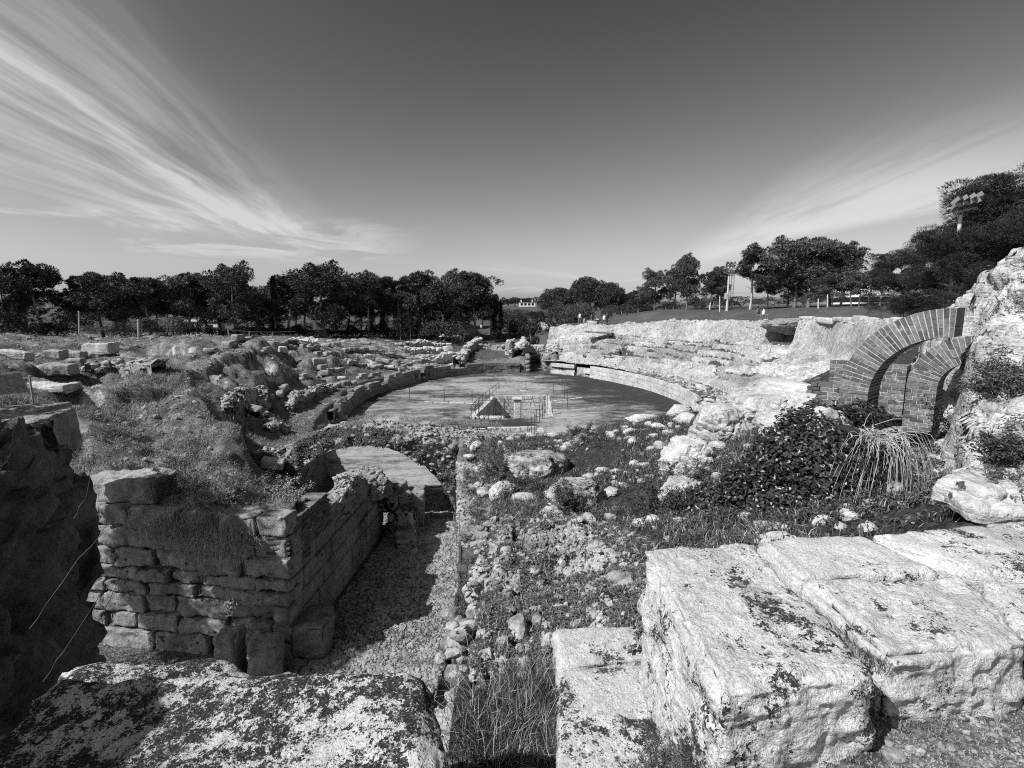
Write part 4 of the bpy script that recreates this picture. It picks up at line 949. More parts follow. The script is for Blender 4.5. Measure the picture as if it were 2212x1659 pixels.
mb = MB(); cr = MB(); brick_run(mb, cr, C2, -RO2 - 1.3, -RO2 - .006, 6.0, 6.98, .3, 8, .068, ragged=.0); mb.build('bricks', M['brick'], bw, False); cr.build('mortar', M['mortar'], bw, False); settle(bw)

# ------------------------------------------------------------------ foreground blocks
def fblock(name, label, quad, ztop, zbot, seed, m, cell=.022, r=.05, amp=.012, chip=.05, group=None, shrink=.0):
    """block whose top face is the photo quad (far-left, far-right, near-right, near-left) at height ztop"""
    q = np.array([atz(px, py, z) for (px, py), z in zip(quad, ztop)]); n = (max(3, int(np.linalg.norm(q[1] - q[0]) / cell)), max(3, int(np.linalg.norm(q[3] - q[0]) / cell)), max(3, int((q[:, 2].mean() - zbot) / cell)))
    n = tuple(min(130, k) for k in n)
    v, f = subbox(*n); a, b, c = (v[:, 0] + 1) / 2, (v[:, 1] + 1) / 2, (v[:, 2] + 1) / 2
    L_ = np.linalg.norm(q[1] - q[0]) / 2, np.linalg.norm(q[3] - q[0]) / 2, (q[:, 2].mean() - zbot) / 2
    h = np.array(L_); p = v * h; core = np.clip(p, -(h - r), h - r); d = p - core; d /= np.maximum(np.linalg.norm(d, axis=1, keepdims=True), 1e-9); p = core + r * d
    a, b, c = ((p / h + 1) / 2).T
    top = (q[0] * ((1 - a) * b)[:, None] + q[1] * (a * b)[:, None] + q[2] * (a * (1 - b))[:, None] + q[3] * ((1 - a) * (1 - b))[:, None])
    w = top.copy(); w[:, 2] = zbot + (top[:, 2] - zbot) * c
    ctr = w.mean(0); N = (d[:, 0:1] * (q[1] - q[0])[None] / (2 * h[0]) + d[:, 1:2] * (q[0] - q[3])[None] / (2 * h[1]) + d[:, 2:3] * np.array((0, 0, 1.)))
    dn = amp * 2.2 * fbm(w * 2.2 + seed, 4, seed) + amp * .9 * fbm(w * 9, 4, seed + 1) + amp * .5 * fbm(w * 30, 3, seed + 2)
    side = (np.abs(d[:, 2]) < .6)
    dn = dn + side * (.05 * ridged(w * np.array((5, 5, 7.)), 5, seed + 3) * (amp / .012) * .6 - .012)
    e = (np.abs(v) > .9).sum(1); dn = dn - chip * (e >= 2) * np.clip(fbm(w * 4, 3, seed + 4) + .15, 0, 1)
    w = w + N * dn[:, None]
    return tag(mk(name, w, f, m), label, 'block', group)
FG = 'large limestone blocks of the near terrace'
fblock('limestone_block', 'big white limestone block with black lichen rosettes, nearest on the right', [(1385, 1180), (1622, 1168), (1905, 1455), (1560, 1505)], (6.52, 6.50, 6.46, 6.46), 5.3, 3, M['block'], cell=.013, r=.045, amp=.015, chip=.09, group=FG)
fblock('limestone_block', 'broad pale block with rough broken front, right of the big lichened block', [(1730, 1250), (2080, 1236), (2222, 1392), (1918, 1416)], (6.46, 6.46, 6.42, 6.42), 5.95, 5, M['block_bare'], cell=.014, group=FG, r=.05, amp=.018, chip=.10)
fblock('limestone_block', 'smooth pale block behind the broad pale block, edged with weeds', [(1628, 1166), (1860, 1150), (2035, 1232), (1724, 1246)], (6.46, 6.46, 6.46, 6.46), 5.8, 7, M['block_bare'], group=FG)
fblock('limestone_block', 'long pale block streaked with dark lichen at the right edge', [(1868, 1150), (2330, 1108), (2600, 1275), (2090, 1234)], (6.46, 6.46, 6.44, 6.44), 5.8, 9, M['block'], group=FG, r=.07, amp=.016)
fblock('limestone_block', 'block at the right edge in front of the streaked block, split by a weedy joint', [(2108, 1243), (2600, 1282), (2660, 1420), (2226, 1380)], (6.44, 6.44, 6.40, 6.40), 5.8, 11, M['block'], group=FG, r=.07, amp=.016)
fblock('limestone_block', 'low flat block half covered with weeds left of the big lichened block', [(1195, 1352), (1395, 1345), (1425, 1425), (1205, 1445)], (5.62, 5.62, 5.58, 5.58), 4.8, 13, M['block_bare'], group=FG, amp=.014)
fblock('limestone_block', 'tall pale block at the bottom centre with one cluster of black lichen', [(1208, 1440), (1400, 1432), (1452, 1720), (1192, 1720)], (5.62, 5.62, 5.6, 5.6), 4.9, 15, M['block'], group=FG, amp=.008, chip=.02)
fblock('limestone_slab', 'wide rounded slab thick with black lichen at the bottom left, half in shadow', [(120, 1455), (915, 1440), (995, 1800), (-300, 1800)], (6.26, 6.30, 6.28, 6.24), 5.5, 17, M['slab'], cell=.02, r=.09, amp=.016, chip=.07)
fblock('limestone_block', 'block in deep shadow behind the lichened slab on the left', [(150, 1440), (470, 1412), (560, 1438), (120, 1475)], (6.1, 6.05, 6.12, 6.15), 5.3, 19, M['slab'], cell=.02, r=.08, amp=.02, chip=.08)
# fragments lying on the rock near the right cliff foot
for i, (px, py, z, s, rz, lab) in enumerate(((2105, 1068, 6.25, (.55, .5, .3), .4, 'pale squarish stone at the foot of the cliff above the streaked block'), (2160, 1105, 6.2, (.7, .4, .22), -.2, 'thin pale slab lying against the cliff foot'))):
    v, f = stone_block(s, .03, .06, .03, 4, 70 + i, .06); o = mk('stone_block', v, f, M['rock']); o.location = atz(px, py, z); o.rotation_euler = (.05, .03, rz); tag(o, lab, 'block')

# gravel and stones on the near terrace
mb = MB(); n = 8500; x = rng.uniform(.9, 4.8, n); y = rng.uniform(1.2, 2.35, n); g = ground(x, y); scatter_rocks(mb, np.stack([x, y, g + .003], 1), np.exp(rng.normal(math.log(.0055), .6, n)), low=True)
n = 110; x = rng.uniform(1., 3.4, n); y = rng.uniform(1.3, 2.3, n); scatter_rocks(mb, on_ground(x, y, .004), np.exp(rng.normal(math.log(.014), .5, n)))
tag(mb.build('gravel', M['gravel'], None, False), 'pale gravel and chips on the soil at the bottom right', 'gravel', kind='stuff')
mb = MB(); n = 26000; y = np.sqrt(rng.uniform(8. ** 2, 21. ** 2, n)); x = xl(y) + .5 + rng.uniform(0, 1, n) * (xr(y) - xl(y) - .5); y2 = rng.uniform(5.5, 11, 12000); x = np.concatenate([np.where((y < 11.2), rng.uniform(-5, -1.2, n), x), rng.uniform(-5.2, -1., 12000)]); y = np.concatenate([y, y2])
scatter_rocks(mb, np.stack([x, y, np.full(len(x), .025)], 1), np.exp(rng.normal(math.log(.028), .45, len(x))), low=True)
tag(mb.build('gravel', M['gravel'], None, False), 'grey gravel covering the corridor floor', 'gravel', kind='stuff')
# ------------------------------------------------------------------ trees: each kind is modelled once in a few shapes, then copied
def limb(mb, a, b, r0, r1, sag=.12, n=7, k=6):
    a, b = np.array(a, float), np.array(b, float); t = np.linspace(0, 1, n)[:, None]; L_ = np.linalg.norm(b - a)
    w = np.cumsum(rng.normal(0, L_ * .02, (n, 3)), 0) * t * (1 - t) * 2
    return tube(mb, a + (b - a) * t + np.array((0, 0, 1)) * sag * L_ * np.sin(t * math.pi) * .5 + w, r0, r1, k, False)
def clump(c, rad, n, L_, W_, flat=.78, up=.35):
    """needle tufts in the outer shell of a flattened puff"""
    d = rng.normal(size=(n, 3)); d[:, 2] += up; d /= np.linalg.norm(d, axis=1, keepdims=True)
    r = rad * rng.uniform(.45, 1.05, n) ** .6; p = c + d * r[:, None] * np.array((1, 1, flat))
    ax = d + rng.normal(0, .55, (n, 3)) + np.array((0, 0, .5)); ax /= np.linalg.norm(ax, axis=1, keepdims=True)
    sd = np.cross(ax, rng.normal(size=(n, 3))); sd /= np.maximum(np.linalg.norm(sd, axis=1, keepdims=True), 1e-9)
    l = (L_ * rng.uniform(.6, 1.3, n))[:, None]; w_ = (W_ * rng.uniform(.6, 1.3, n))[:, None] * .5
    v = np.stack([p - sd * w_ * .5, p + ax * l * .5 + sd * w_, p + ax * l, p + ax * l * .45 - sd * w_], 1)
    return v.reshape(-1, 3)
def tree(name, cat, label, kind, H, seed, leafL, leafW, nper, ncl, fol, bark, lean=0., base=.38, spread=.32, group=None):
    global rng
    keep = rng; rng = np.random.default_rng(seed)
    root = empty(name, (0, 0, 0), label, cat, group); tr = MB(); V = []
    lx, ly = lean * H * math.cos(seed * 1.7), lean * H * math.sin(seed * 1.7)
    if kind == 'pine':
        r0 = .018 * H + .05; zs = np.linspace(-.3, .86 * H, 10); s = np.clip(zs / H, 0, 1)
        px = lx * s ** 1.4 + .02 * H * np.sin(s * 5 + seed); py = ly * s ** 1.4 + .02 * H * np.cos(s * 4 + seed * 2)
        tube(tr, np.stack([px, py, zs], 1), r0, r0 * .25, 7, False)
        lobes = []; nl = int(rng.integers(7, 10))
        for i in range(nl):
            h = base + (1 - base) * ((i + .6) / nl); rad = spread * H * (.95 - .55 * ((h - base) / (1 - base)) ** 2) * rng.uniform(.35, 1.)
            a = i * 2.4 + rng.uniform(-.5, .5); sx = np.interp(h, s, px); sy = np.interp(h, s, py)
            c = np.array((sx + rad * math.cos(a), sy + rad * math.sin(a), h * H * rng.uniform(.93, 1.)))
            lobes.append((c, spread * H * rng.uniform(.30, .60))); limb(tr, (sx, sy, h * H * .88), c, r0 * .42, r0 * .12)
        lobes.append((np.array((px[-1], py[-1], H * .9)), spread * H * .45))
        for c, rl in lobes:
            for _ in range(2 if nper < 300 else 0):      # stray tufts outside the rounded head
                d = rng.normal(size=3); d[2] = abs(d[2]) * .6; d /= np.linalg.norm(d); cc = c + d * rl * rng.uniform(1.05, 1.45); V.append(clump(cc, rl * rng.uniform(.14, .24), nper // 2, leafL, leafW)); limb(tr, c, cc, r0 * .08, r0 * .03, 0, 4, 4)
            for _ in range(max(3, ncl // len(lobes))):
                d = rng.normal(size=3); d[2] = d[2] * .8 + .12; d /= np.linalg.norm(d); cc = c + d * rl * rng.uniform(.5, 1.) * np.array((1, 1, .95))
                V.append(clump(cc, rl * rng.uniform(.30, .52), nper, leafL, leafW)); limb(tr, c, cc, r0 * .1, r0 * .03, 0, 4, 4)
        for _ in range(3):       # dead lower branches
            h = rng.uniform(base * .6, base); a = rng.uniform(0, 6.3); q = np.array((np.interp(h, s, px), np.interp(h, s, py), h * H)); limb(tr, q, q + np.array((math.cos(a), math.sin(a), rng.uniform(-.1, .5))) * H * .13, r0 * .2, r0 * .04, 0, 5, 4)
    elif kind == 'dome':
        r0 = .03 * H
        for j in range(3):
            a = j * 2.1 + seed; limb(tr, (0, 0, -.3), (spread * H * .35 * math.cos(a), spread * H * .35 * math.sin(a), H * .6), r0, r0 * .4)
        for _ in range(ncl):
            d = rng.normal(size=3); d[2] = abs(d[2]) * 1.1 - .45; d /= np.linalg.norm(d); k = rng.uniform(.72, 1.)
            c = np.array((0, 0, H * (base + (1 - base) * .42))) + d * k * np.array((spread * H, spread * H, H * (1 - base) * .55)); c[2] = max(c[2], .1 * H)
            V.append(clump(c, spread * H * rng.uniform(.14, .26), nper, leafL, leafW, .8))
    elif kind == 'cypress':
        tube(tr, [(0, 0, -.3), (0, 0, H * .5), (0, 0, H * .95)], .02 * H, .004 * H, 6, False)
        for _ in range(ncl):
            h = rng.uniform(.03, 1) ** .9; rad = spread * H * (min(1, h * 7 + .35)) * (1 - h) ** .62 + .02 * H * (1 - h); a = rng.uniform(0, 6.3)
            c = np.array((rad * .75 * math.cos(a), rad * .75 * math.sin(a), h * H)); v = clump(c, rad * .5 + .06, nper, leafL, leafW, 1.6, .9); V.append(v)
    v = np.concatenate(V); mk('crown', v, np.arange(len(v)).reshape(-1, 4), fol, root, False); tr.build('trunk', bark, root)
    rng = keep; return root
PROT = {}
def proto(key, *a, **k): PROT[key] = [tree(*a, **k), False]
_lab = 'tree'
for i in range(5): proto('p%d' % i, 'pine_tree', 'pine', _lab, 'pine', 10, 100 + i * 7, .38, .12, 170, 96, M['pine'] if i % 2 else M['pine_soft'], M['palebark'] if i in (1, 3) else M['bark'], lean=(.05, .12, .02, .15, .08)[i], base=(.32, .40, .24, .44, .32)[i], spread=(.31, .28, .34, .28, .34)[i])
for i in range(2): proto('n%d' % i, 'pine_tree', 'pine', _lab, 'pine', 10, 300 + i * 5, .25, .032, 620, 150, M['pine_dark'], M['bark'], lean=.1, base=.12, spread=.40)
for i in range(2): proto('u%d' % i, 'umbrella_pine', 'pine', _lab, 'dome', 10, 400 + i, .40, .16, 170, 170, M['pine'], M['bark'], base=.28, spread=.5)
for i in range(2): proto('c%d' % i, 'cypress_tree', 'cypress', _lab, 'cypress', 10, 500 + i, .3, .1, 60, 90, M['cypress'], M['bark'], spread=.075 if i else .055)
for i in range(2): proto('o%d' % i, 'olive_tree', 'olive', _lab, 'dome', 10, 600 + i, .4, .16, 130, 100, M['olive'], M['bark'], base=.1, spread=.5)
for i in range(2): proto('b%d' % i, 'bush', 'bush', 'bush', 'dome', 10, 700 + i, .6, .25, 90, 50, M['hedge'] if i else M['weed'], M['bark'], base=.0, spread=.75)
def plant(key, px, ptop, pbase, Y, label, group=None, wide=1., rz=None, cat=None, bury=0., trunkmat=None):
    """plant a tree whose foot shows at pixel column px and whose top reaches pixel row ptop, at distance Y"""
    root, used = PROT[key]; p = aty(px, pbase, Y); g = float(ground([p[0]], [Y])[0]); top = aty(px, ptop, Y)[2]; h = max(top - g, .5); s = h / (10. * (1.0 if key[0] in 'c' else .98))
    z = g - bury * h; S = (s * wide, s * wide, s * (1 + bury)); a = rng.uniform(0, 6.3) if rz is None else rz
    if not used: root.location = (p[0], Y, z); root.rotation_euler = (0, 0, a); root.scale = S; root['label'] = label; o = root; PROT[key][1] = True
    else: o = copy_tree(root, (p[0], Y, z), a, S, label)
    if group: o['group'] = group
    return o
GL = 'pines and cypresses of the dark row beyond the left bank'
row = [  # key, px, top, Y, wide, label
    ('p2', 20, 588, 58, 1.1, 'dark bushy pine cut by the left edge of the view'), ('p1', 98, 578, 60, 1.15, 'tall ragged pine with a double crown near the left edge'), ('p3', 168, 603, 62, 1.0, 'thin pine with a pale bare trunk near the left edge'),
    ('p0', 222, 602, 63, 1.25, 'flat-topped pine above the long block on the left bank'), ('p4', 270, 606, 66, 1.25, 'pine merging into the flat canopy left of the feathery pine'), ('p3', 322, 607, 67, 1.3, 'windswept pine in the middle of the flat left canopy'),
    ('p1', 372, 612, 69, 1.0, 'slim pine at the right end of the flat left canopy'), ('p0', 408, 600, 68, 1.1, 'round-topped feathery pine leaning above the white hut'), ('p3', 448, 610, 70, 1.1, 'pale feathery pine just right of the white hut'), ('p4', 478, 615, 72, 1.0, 'small pine tucked left of the big tiered pine'),
    ('p2', 512, 585, 68, 1.15, 'big tiered pine with stacked round crowns left of the lone dark cypress'), ('p0', 562, 632, 74, 1.1, 'low pine in the dip left of the lone dark cypress'), ('p1', 622, 600, 76, 1.2, 'pine rising behind the lone dark cypress'), ('p3', 660, 607, 80, 1.1, 'pine on the left flank of the broad domed pine'),
    ('p2', 702, 584, 74, 1.45, 'broad domed pine, widest crown of the left row'), ('p4', 752, 612, 82, 1.1, 'pine on the right flank of the broad domed pine'), ('p1', 800, 597, 80, 1.2, 'pine with a bleached bare upper limb'), ('p3', 842, 604, 86, 1.2, 'pine right of the one with the bleached limb'),
    ('p0', 880, 607, 88, 1.1, 'pine over the group of close cypresses'), ('p4', 918, 602, 86, 1.2, 'pine with an even round top right of the cypress group'), ('p1', 950, 625, 92, .9, 'low pine in the notch left of the end pines'), ('p2', 985, 600, 88, 1.05, 'pine with a pointed top second from the right end of the row'), ('p0', 1030, 600, 86, 1.15, 'last big pine at the right end of the left row'), ('p3', 1058, 640, 90, .9, 'small drooping pine at the end of the left row')]
for key, px, top, Y, wd, lab in row: plant(key, px, top, 728, Y, lab, GL, wd)
for px, top, Y, k, lab in ((597, 600, 70, 1, 'lone tall dark cypress between the tiered and the domed pine'), (806, 652, 78, 1, 'cypress standing in front of the bleached limb'), (828, 635, 80, 0, 'taller thin cypress right of the bleached limb'), (866, 648, 76, 1, 'stout dark cypress left of its close twin'), (887, 662, 76, 1, 'stout shorter cypress right of its close twin'),
    (906, 632, 82, 0, 'narrow cypress with a sharp tip in front of the even round-topped pine'), (934, 648, 84, 0, 'narrow cypress right of the sharp-tipped one'), (972, 668, 86, 0, 'small cypress below the pointed end pine'), (1068, 645, 84, 0, 'slim cypress at the far right end of the left row'), (1082, 655, 88, 1, 'low cypress just beyond the slim one at the row end')):
    plant('c%d' % k, px, top, 728, Y, lab, GL)
# back of the wood: more pines close the view behind the row
i = 0
for px, top, Y in [(60, 625, 84), (200, 628, 88), (250, 622, 90), (345, 628, 92), (545, 630, 95), (590, 622, 98), (645, 618, 100), (730, 612, 104), (780, 618, 105), (825, 622, 108), (905, 622, 110), (960, 622, 112), (1005, 622, 110), (1045, 632, 112)]:
    plant('p%d' % (i % 5), px, top, 725, Y, 'dim pine in the second line of the left wood, seen between front trunks', 'second line of the left wood', 1.3); i += 1
for j, (px, top, Y, wd) in enumerate([(20, 698, 57, 1.5), (70, 682, 58, 1.3), (240, 698, 60, 1.8), (300, 690, 60, 1.5), (360, 682, 62, 1.4), (470, 706, 66, 1.4), (540, 702, 68, 1.6), (630, 702, 72, 1.5), (670, 695, 74, 1.4), (740, 702, 78, 1.6), (960, 690, 82, 1.5), (1000, 700, 82, 1.2), (120, 695, 60, 1.3), (420, 695, 66, 1.), (580, 692, 72, 1.2), (780, 690, 82, 1.3), (850, 688, 88, 1.3), (920, 690, 86, 1.3)]):
    plant('b%d' % (j % 2), px, top, 728, Y, 'shrubby undergrowth bush between trunks of the left wood', 'undergrowth of the left wood', wd)
# centre
GC = 'trees round the far gate'
plant('u0', 1203, 624, 692, 112, 'round umbrella pine left of the larger domed pair', GC, .95); plant('u1', 1268, 603, 692, 108, 'large domed umbrella pine at the centre of the horizon', GC, .88); plant('u0', 1312, 612, 692, 106, 'right half of the domed umbrella pine pair at the centre', GC, .8)
plant('o0', 1213, 655, 702, 84, 'grey olive tree left of the path end', GC, 1.2); plant('o1', 1253, 655, 702, 80, 'grey olive tree below the large umbrella pine', GC, 1.2); plant('o0', 1310, 668, 700, 88, 'low olive tree under the right umbrella pine', GC, 1.2)
plant('b1', 1150, 672, 706, 88, 'round dark tree beside the white steps', GC, .85, cat='tree'); plant('o1', 1105, 668, 715, 98, 'grey olive right of the last left cypress', GC, 1.4); plant('b1', 1222, 706, 736, 74, 'dark shrub right of the far gate passage', GC, .75); plant('o1', 1355, 668, 690, 84, 'small olive at the left end of the right tree line', GC, 1.2)
plant('b0', 1090, 690, 715, 100, 'dim shrub between the row end and the round dark tree', GC, 1.6)
for j, (px, top, Y) in enumerate([(1098, 646, 215), (1112, 643, 225), (1128, 645, 222), (1142, 644, 226), (1160, 650, 224), (1080, 652, 200), (1066, 655, 205), (1178, 648, 215), (1350, 636, 170), (1372, 632, 175), (1398, 640, 170), (1195, 650, 210)]): plant('u%d' % (j % 2), px, top, 668, Y, 'far rounded tree on the hill behind the umbrella pines', 'far trees on the hill', 1.5)
for j, (px, top, Y, wd) in enumerate([(1100, 672, 130, 2.0), (1130, 668, 140, 2.2), (1075, 676, 125, 1.8), (1160, 672, 135, 1.8), (1345, 655, 100, 1.8), (1370, 652, 104, 1.8), (1415, 648, 108, 2.2), (1475, 645, 108, 2.2), (1530, 643, 110, 2.4), (1600, 640, 110, 2.4), (1670, 640, 108, 2.4), (1735, 638, 105, 2.4), (1800, 636, 100, 2.2), (1860, 632, 100, 2.)]): plant('b%d' % (j % 2), px, top, 668, Y, 'dark shrub mass closing the view behind the right-hand trunks' if px > 1300 else 'dim shrub on the slope between the far gate and the hill', 'shrubs behind the right-hand grove' if px > 1300 else 'shrubs beyond the far gate', wd)
# right
GR = 'pines of the right-hand grove'
for key, px, top, base, Y, wd, lab in [('p2', 1412, 592, 675, 82, 1.25, 'pine with a lumpy crown at the left end of the right grove'), ('p4', 1378, 632, 682, 90, 1.4, 'low dense pine at the left end of the right grove'), ('p2', 1482, 562, 672, 76, .95, 'tall upright pine with stacked round clumps left of the light mast'), ('p4', 1455, 590, 674, 80, 1.1, 'pine on the left flank of the tall stacked one'),
    ('p3', 1535, 590, 670, 74, 1.1, 'thin-stemmed pine with pale trunks left of the light mast'), ('p0', 1556, 582, 670, 78, .9, 'pine directly behind the light mast'), ('p1', 1618, 540, 668, 70, 1.1, 'tall pine right of the light mast with bare dead branches'), ('p3', 1655, 590, 667, 74, 1.1, 'lower pine filling the gap with dead branches'), ('p2', 1712, 528, 666, 66, 1.3, 'left head of the big dark pine mass'), ('p0', 1748, 524, 665, 64, 1.35, 'highest head of the big dark pine mass'),
    ('p4', 1790, 540, 664, 64, 1.3, 'right head of the big dark pine mass'), ('p1', 1815, 535, 664, 68, 1.0, 'outer crown at the right of the big dark pine mass'), ('p4', 1700, 590, 666, 68, 1.5, 'low skirt of the big dark pine mass, left'), ('p2', 1770, 600, 664, 62, 1.4, 'low skirt of the big dark pine mass, right'), ('p0', 1838, 592, 663, 60, 1.0, 'small pine right of the big dark mass'),
    ('p3', 1876, 586, 661, 62, 1.1, 'slender pine in front of the pale barrel roof'), ('p1', 1903, 570, 661, 52, 1.0, 'leaning pine in front of the pale barrel roof')]:
    plant(key, px, top, base, Y, lab, GR, wd)
for key, px, top, Y, wd, rz, lab in [('n0', 1950, 560, 36, 1.25, .4, 'pine at the left foot of the great right-hand clump'), ('n1', 2010, 525, 32, 1.35, 2.1, 'big pine with a sloping crown left of the floodlights'), ('n0', 2100, 450, 28, 1.3, 4., 'great dark pine in front of the floodlights'), ('n1', 2160, 405, 27, 1.45, 5.2, 'tallest great dark pine at the right edge'), ('n0', 2075, 520, 25, 1.2, 1.2, 'low pine boughs above the cliff crest'), ('n1', 2210, 470, 24, 1.3, 3.3, 'dark pine over the cliff at the right edge'), ('n0', 2260, 425, 28, 1.3, 2.5, 'great pine just beyond the right edge')]:
    plant(key, px, top, 655, Y, lab, 'great dark pines on the right', wd, rz)
for j, (px, top, Y, wd) in enumerate([(1640, 648, 90, 1.6), (1690, 650, 92, 1.6), (1850, 640, 90, 1.6), (1580, 650, 90, 1.4), (1510, 655, 92, 1.5), (1440, 655, 92, 1.4), (1745, 645, 88, 1.4), (1800, 645, 85, 1.4), (1540, 640, 100, 1.6), (1960, 625, 100, 1.5), (1900, 628, 105, 1.5)]):
    plant('b%d' % (j % 2), px, top, 664, Y, 'shrub in the shade under the right-hand grove', 'undergrowth of the right-hand grove', wd)

o = copy_tree(PROT['p4'][0], (-13.2, 7.0, 4.4), 1.2, (.6, .6, .62), 'pine just outside the left edge that shades the front wall'); o['group'] = 'pines near the gate'
# hedge along the left wood
hp = [drop(px, 733, Y)[:2] for px, Y in ((380, 63), (430, 64), (560, 68), (700, 75), (800, 80), (960, 86))]; V = []
for (a, b) in zip(hp[:-1], hp[1:]):
    n = int(np.hypot(*(b - a)) * 230); s = rng.uniform(0, 1, n)[:, None]; q = a + (b - a) * s + rng.normal(0, .28, (n, 2)); z = ground(q[:, 0], q[:, 1]) + rng.uniform(0, 1, n) ** .6 * 1.15; V.append(np.stack([q[:, 0], q[:, 1], z], 1))
V = np.concatenate(V); v, f = leaves(V, np.tile((0, -.4, .8), (len(V), 1)), .22, .14); tag(mk('hedge', v, f, M['hedge'], None, False), 'clipped dark hedge running along the foot of the left wood', 'hedge')
# ------------------------------------------------------------------ loose blocks and wall stubs on the left bank: (pixel, pixel, width, height, depth in m, turn, label)
BS = [(218, 760, 1.9, .75, .9, .1, 'long flat-topped pale block on the skyline of the left bank'), (120, 768, 1.1, .5, .6, 0, 'pale block in the row left of the long flat-topped one'), (160, 766, 1.3, .45, .6, .1, 'pale block adjoining the long flat-topped one'),
      (38, 770, 1.2, .5, .7, 0, 'dark-fronted slab at the left edge under the trees'), (165, 785, .8, .5, .6, .3, 'small pale cube below the row of blocks on the left skyline'), (122, 812, 1.7, .55, .8, .05, 'broad pale block set in the dark lower wall on the left'), (110, 838, 1.7, .3, .9, .1, 'flat step-like slab below the broad pale block on the left'),
      (322, 792, 1.1, .45, .6, .3, 'single pale brick-shaped block lying on the second grassy mound'), (455, 757, .8, .3, .6, .2, 'pale flat block on the far mound crest left of the domed pine'), (612, 762, .7, .55, .6, .5, 'leaning pale block on the bank below the domed pine'), (690, 792, 1.2, 1.1, .5, .8, 'tall pale slab leaning in the rubble of the left bank'),
      (578, 858, .8, .35, .5, .3, 'pale block with a shadowed side on the left slope'), (640, 848, .6, .4, .5, .1, 'small pale block above the left podium wall'), (612, 838, .7, .3, .5, .7, 'low pale stone uphill of the shadowed-side block'), (702, 803, .8, .5, .6, .2, 'pale block right of the tall leaning slab'),
      (738, 816, .8, .4, .6, .5, 'stepped pale block on the bank above the podium'), (760, 826, .9, .35, .6, .2, 'lower stepped pale block next to the podium top'), (828, 778, 1.6, .45, .7, .1, 'upper white step block in the ruined stair on the left bank'), (838, 790, 1.5, .4, .7, .1, 'lower white step block in the ruined stair on the left bank'),
      (795, 768, .9, .5, .7, .4, 'cube-like stone left of the ruined stair'), (760, 752, 1.0, .45, .7, .1, 'pale block far up the bank above the ruined stair'), (705, 744, 1.0, .4, .7, .3, 'pale block in the row by the hedge'), (728, 741, .9, .5, .7, .2, 'taller pale block in the row by the hedge'), (790, 738, 1.4, .35, .7, 0., 'flat white slab under the cypresses'),
      (862, 740, 1.1, .4, .7, .2, 'white block left of the terraced walls'), (590, 738, .9, .3, .6, .1, 'small pale stone on the path edge by the hedge'), (350, 905, .0, 0, 0, 0, ''), (60, 1005, 0, 0, 0, 0, '')]
for i, (px, py, w_, h_, d_, rz, lab) in enumerate(BS):
    if not lab: continue
    p = on_pix(px, py + 6, 12); v, f = stone_block((w_, d_, h_), max(.07, p[1] * .0022), .06, .05, 2.5, 200 + i, .09); o = mk('stone_block', v, f, M['bank_stone'] if i % 3 else M['pale']); o.location = (p[0], p[1], p[2] + h_ * .36); o.rotation_euler = (rng.normal(0, .05), rng.normal(0, .06), rz + rng.normal(0, .1)); tag(o, lab, 'block', 'stone blocks on the left bank')
def rub_wall(name, label, pts, hgt, thick, seed, m, n, ss, cat='wall'):
    """tumbled wall of stones along a pixel polyline on the ground"""
    P_ = [on_pix(a, b, 11) for a, b in pts]; mb = MB(); rg = np.random.default_rng(seed)
    for a, b in zip(P_[:-1], P_[1:]):
        k = 24; t = np.linspace(0, 1, k)[:, None]; q = a + (b - a) * t; e = (b - a)[:2] / max(np.linalg.norm((b - a)[:2]), .01); nn = np.array((-e[1], e[0])); g = ground(q[:, 0], q[:, 1]); s = np.array([-.5, -.46, 0, .46, .5]); prof = np.array([-.3, .8, 1, .8, -.3])
        H = hgt * (.75 + .4 * fbm(np.stack([q[:, 0], q[:, 1], 0 * g], 1) * .7, 3, seed))
        X = q[:, None, :2] + nn[None, None] * (s[None, :, None] * thick); Z = g[:, None] + H[:, None] * prof[None]
        V = np.concatenate([X, Z[..., None]], 2); V = V + rg.normal(0, .05, V.shape); mb.add(V.reshape(-1, 3), gridf(k, 5))
        j = int(n * np.linalg.norm(b - a)); tt_ = rg.uniform(0, 1, j); ss_ = rg.uniform(-.5, .5, j); h = np.interp(tt_, t[:, 0], H); c = a[None, :2] + (b - a)[None, :2] * tt_[:, None] + nn * ss_[:, None] * thick
        z = ground(c[:, 0], c[:, 1]) + np.where(np.abs(ss_) > .4, rg.uniform(0, 1, j), .95) * h; scatter_rocks(mb, np.stack([c[:, 0], c[:, 1], z], 1), np.exp(rg.normal(math.log(ss), .4, j)), (1.2, 1, .65), low=ss < .1, tilt=.3)
    return tag(mb.build(name, m, None, False), label, cat)
rub_wall('wall_stub', 'short dark tumbled wall running down the left slope, the left one of two', [(520, 858), (492, 905)], .55, .5, 1, M['rubble'], 12, .13)
rub_wall('wall_stub', 'short dark tumbled wall running down the left slope, the right one of two', [(572, 858), (548, 905)], .6, .5, 2, M['rubble'], 12, .13)
rub_wall('wall_stub', 'long low rubble line curving above the left podium wall', [(620, 888), (668, 858), (720, 842)], .4, .5, 3, M['rubble'], 10, .13)
rub_wall('wall_stub', 'low stub of stones in the gully left of the rubble arch', [(575, 932), (618, 930)], .35, .45, 4, M['rubble'], 12, .12)
rub_wall('rubble_wall', 'rough dark retaining wall at the left below the long flat-topped block', [(190, 812), (265, 810), (345, 806)], .8, .6, 5, M['rubble'], 14, .14)
rub_wall('rubble_wall', 'rough terraced wall on the far left bank, upper line right of the ruined stair', [(880, 768), (925, 762), (975, 768)], .9, .8, 6, M['pale'], 12, .2)
rub_wall('rubble_wall', 'rough terraced wall on the far left bank, lower line', [(905, 785), (955, 783), (1000, 776)], 1.0, .8, 7, M['pale'], 12, .2)
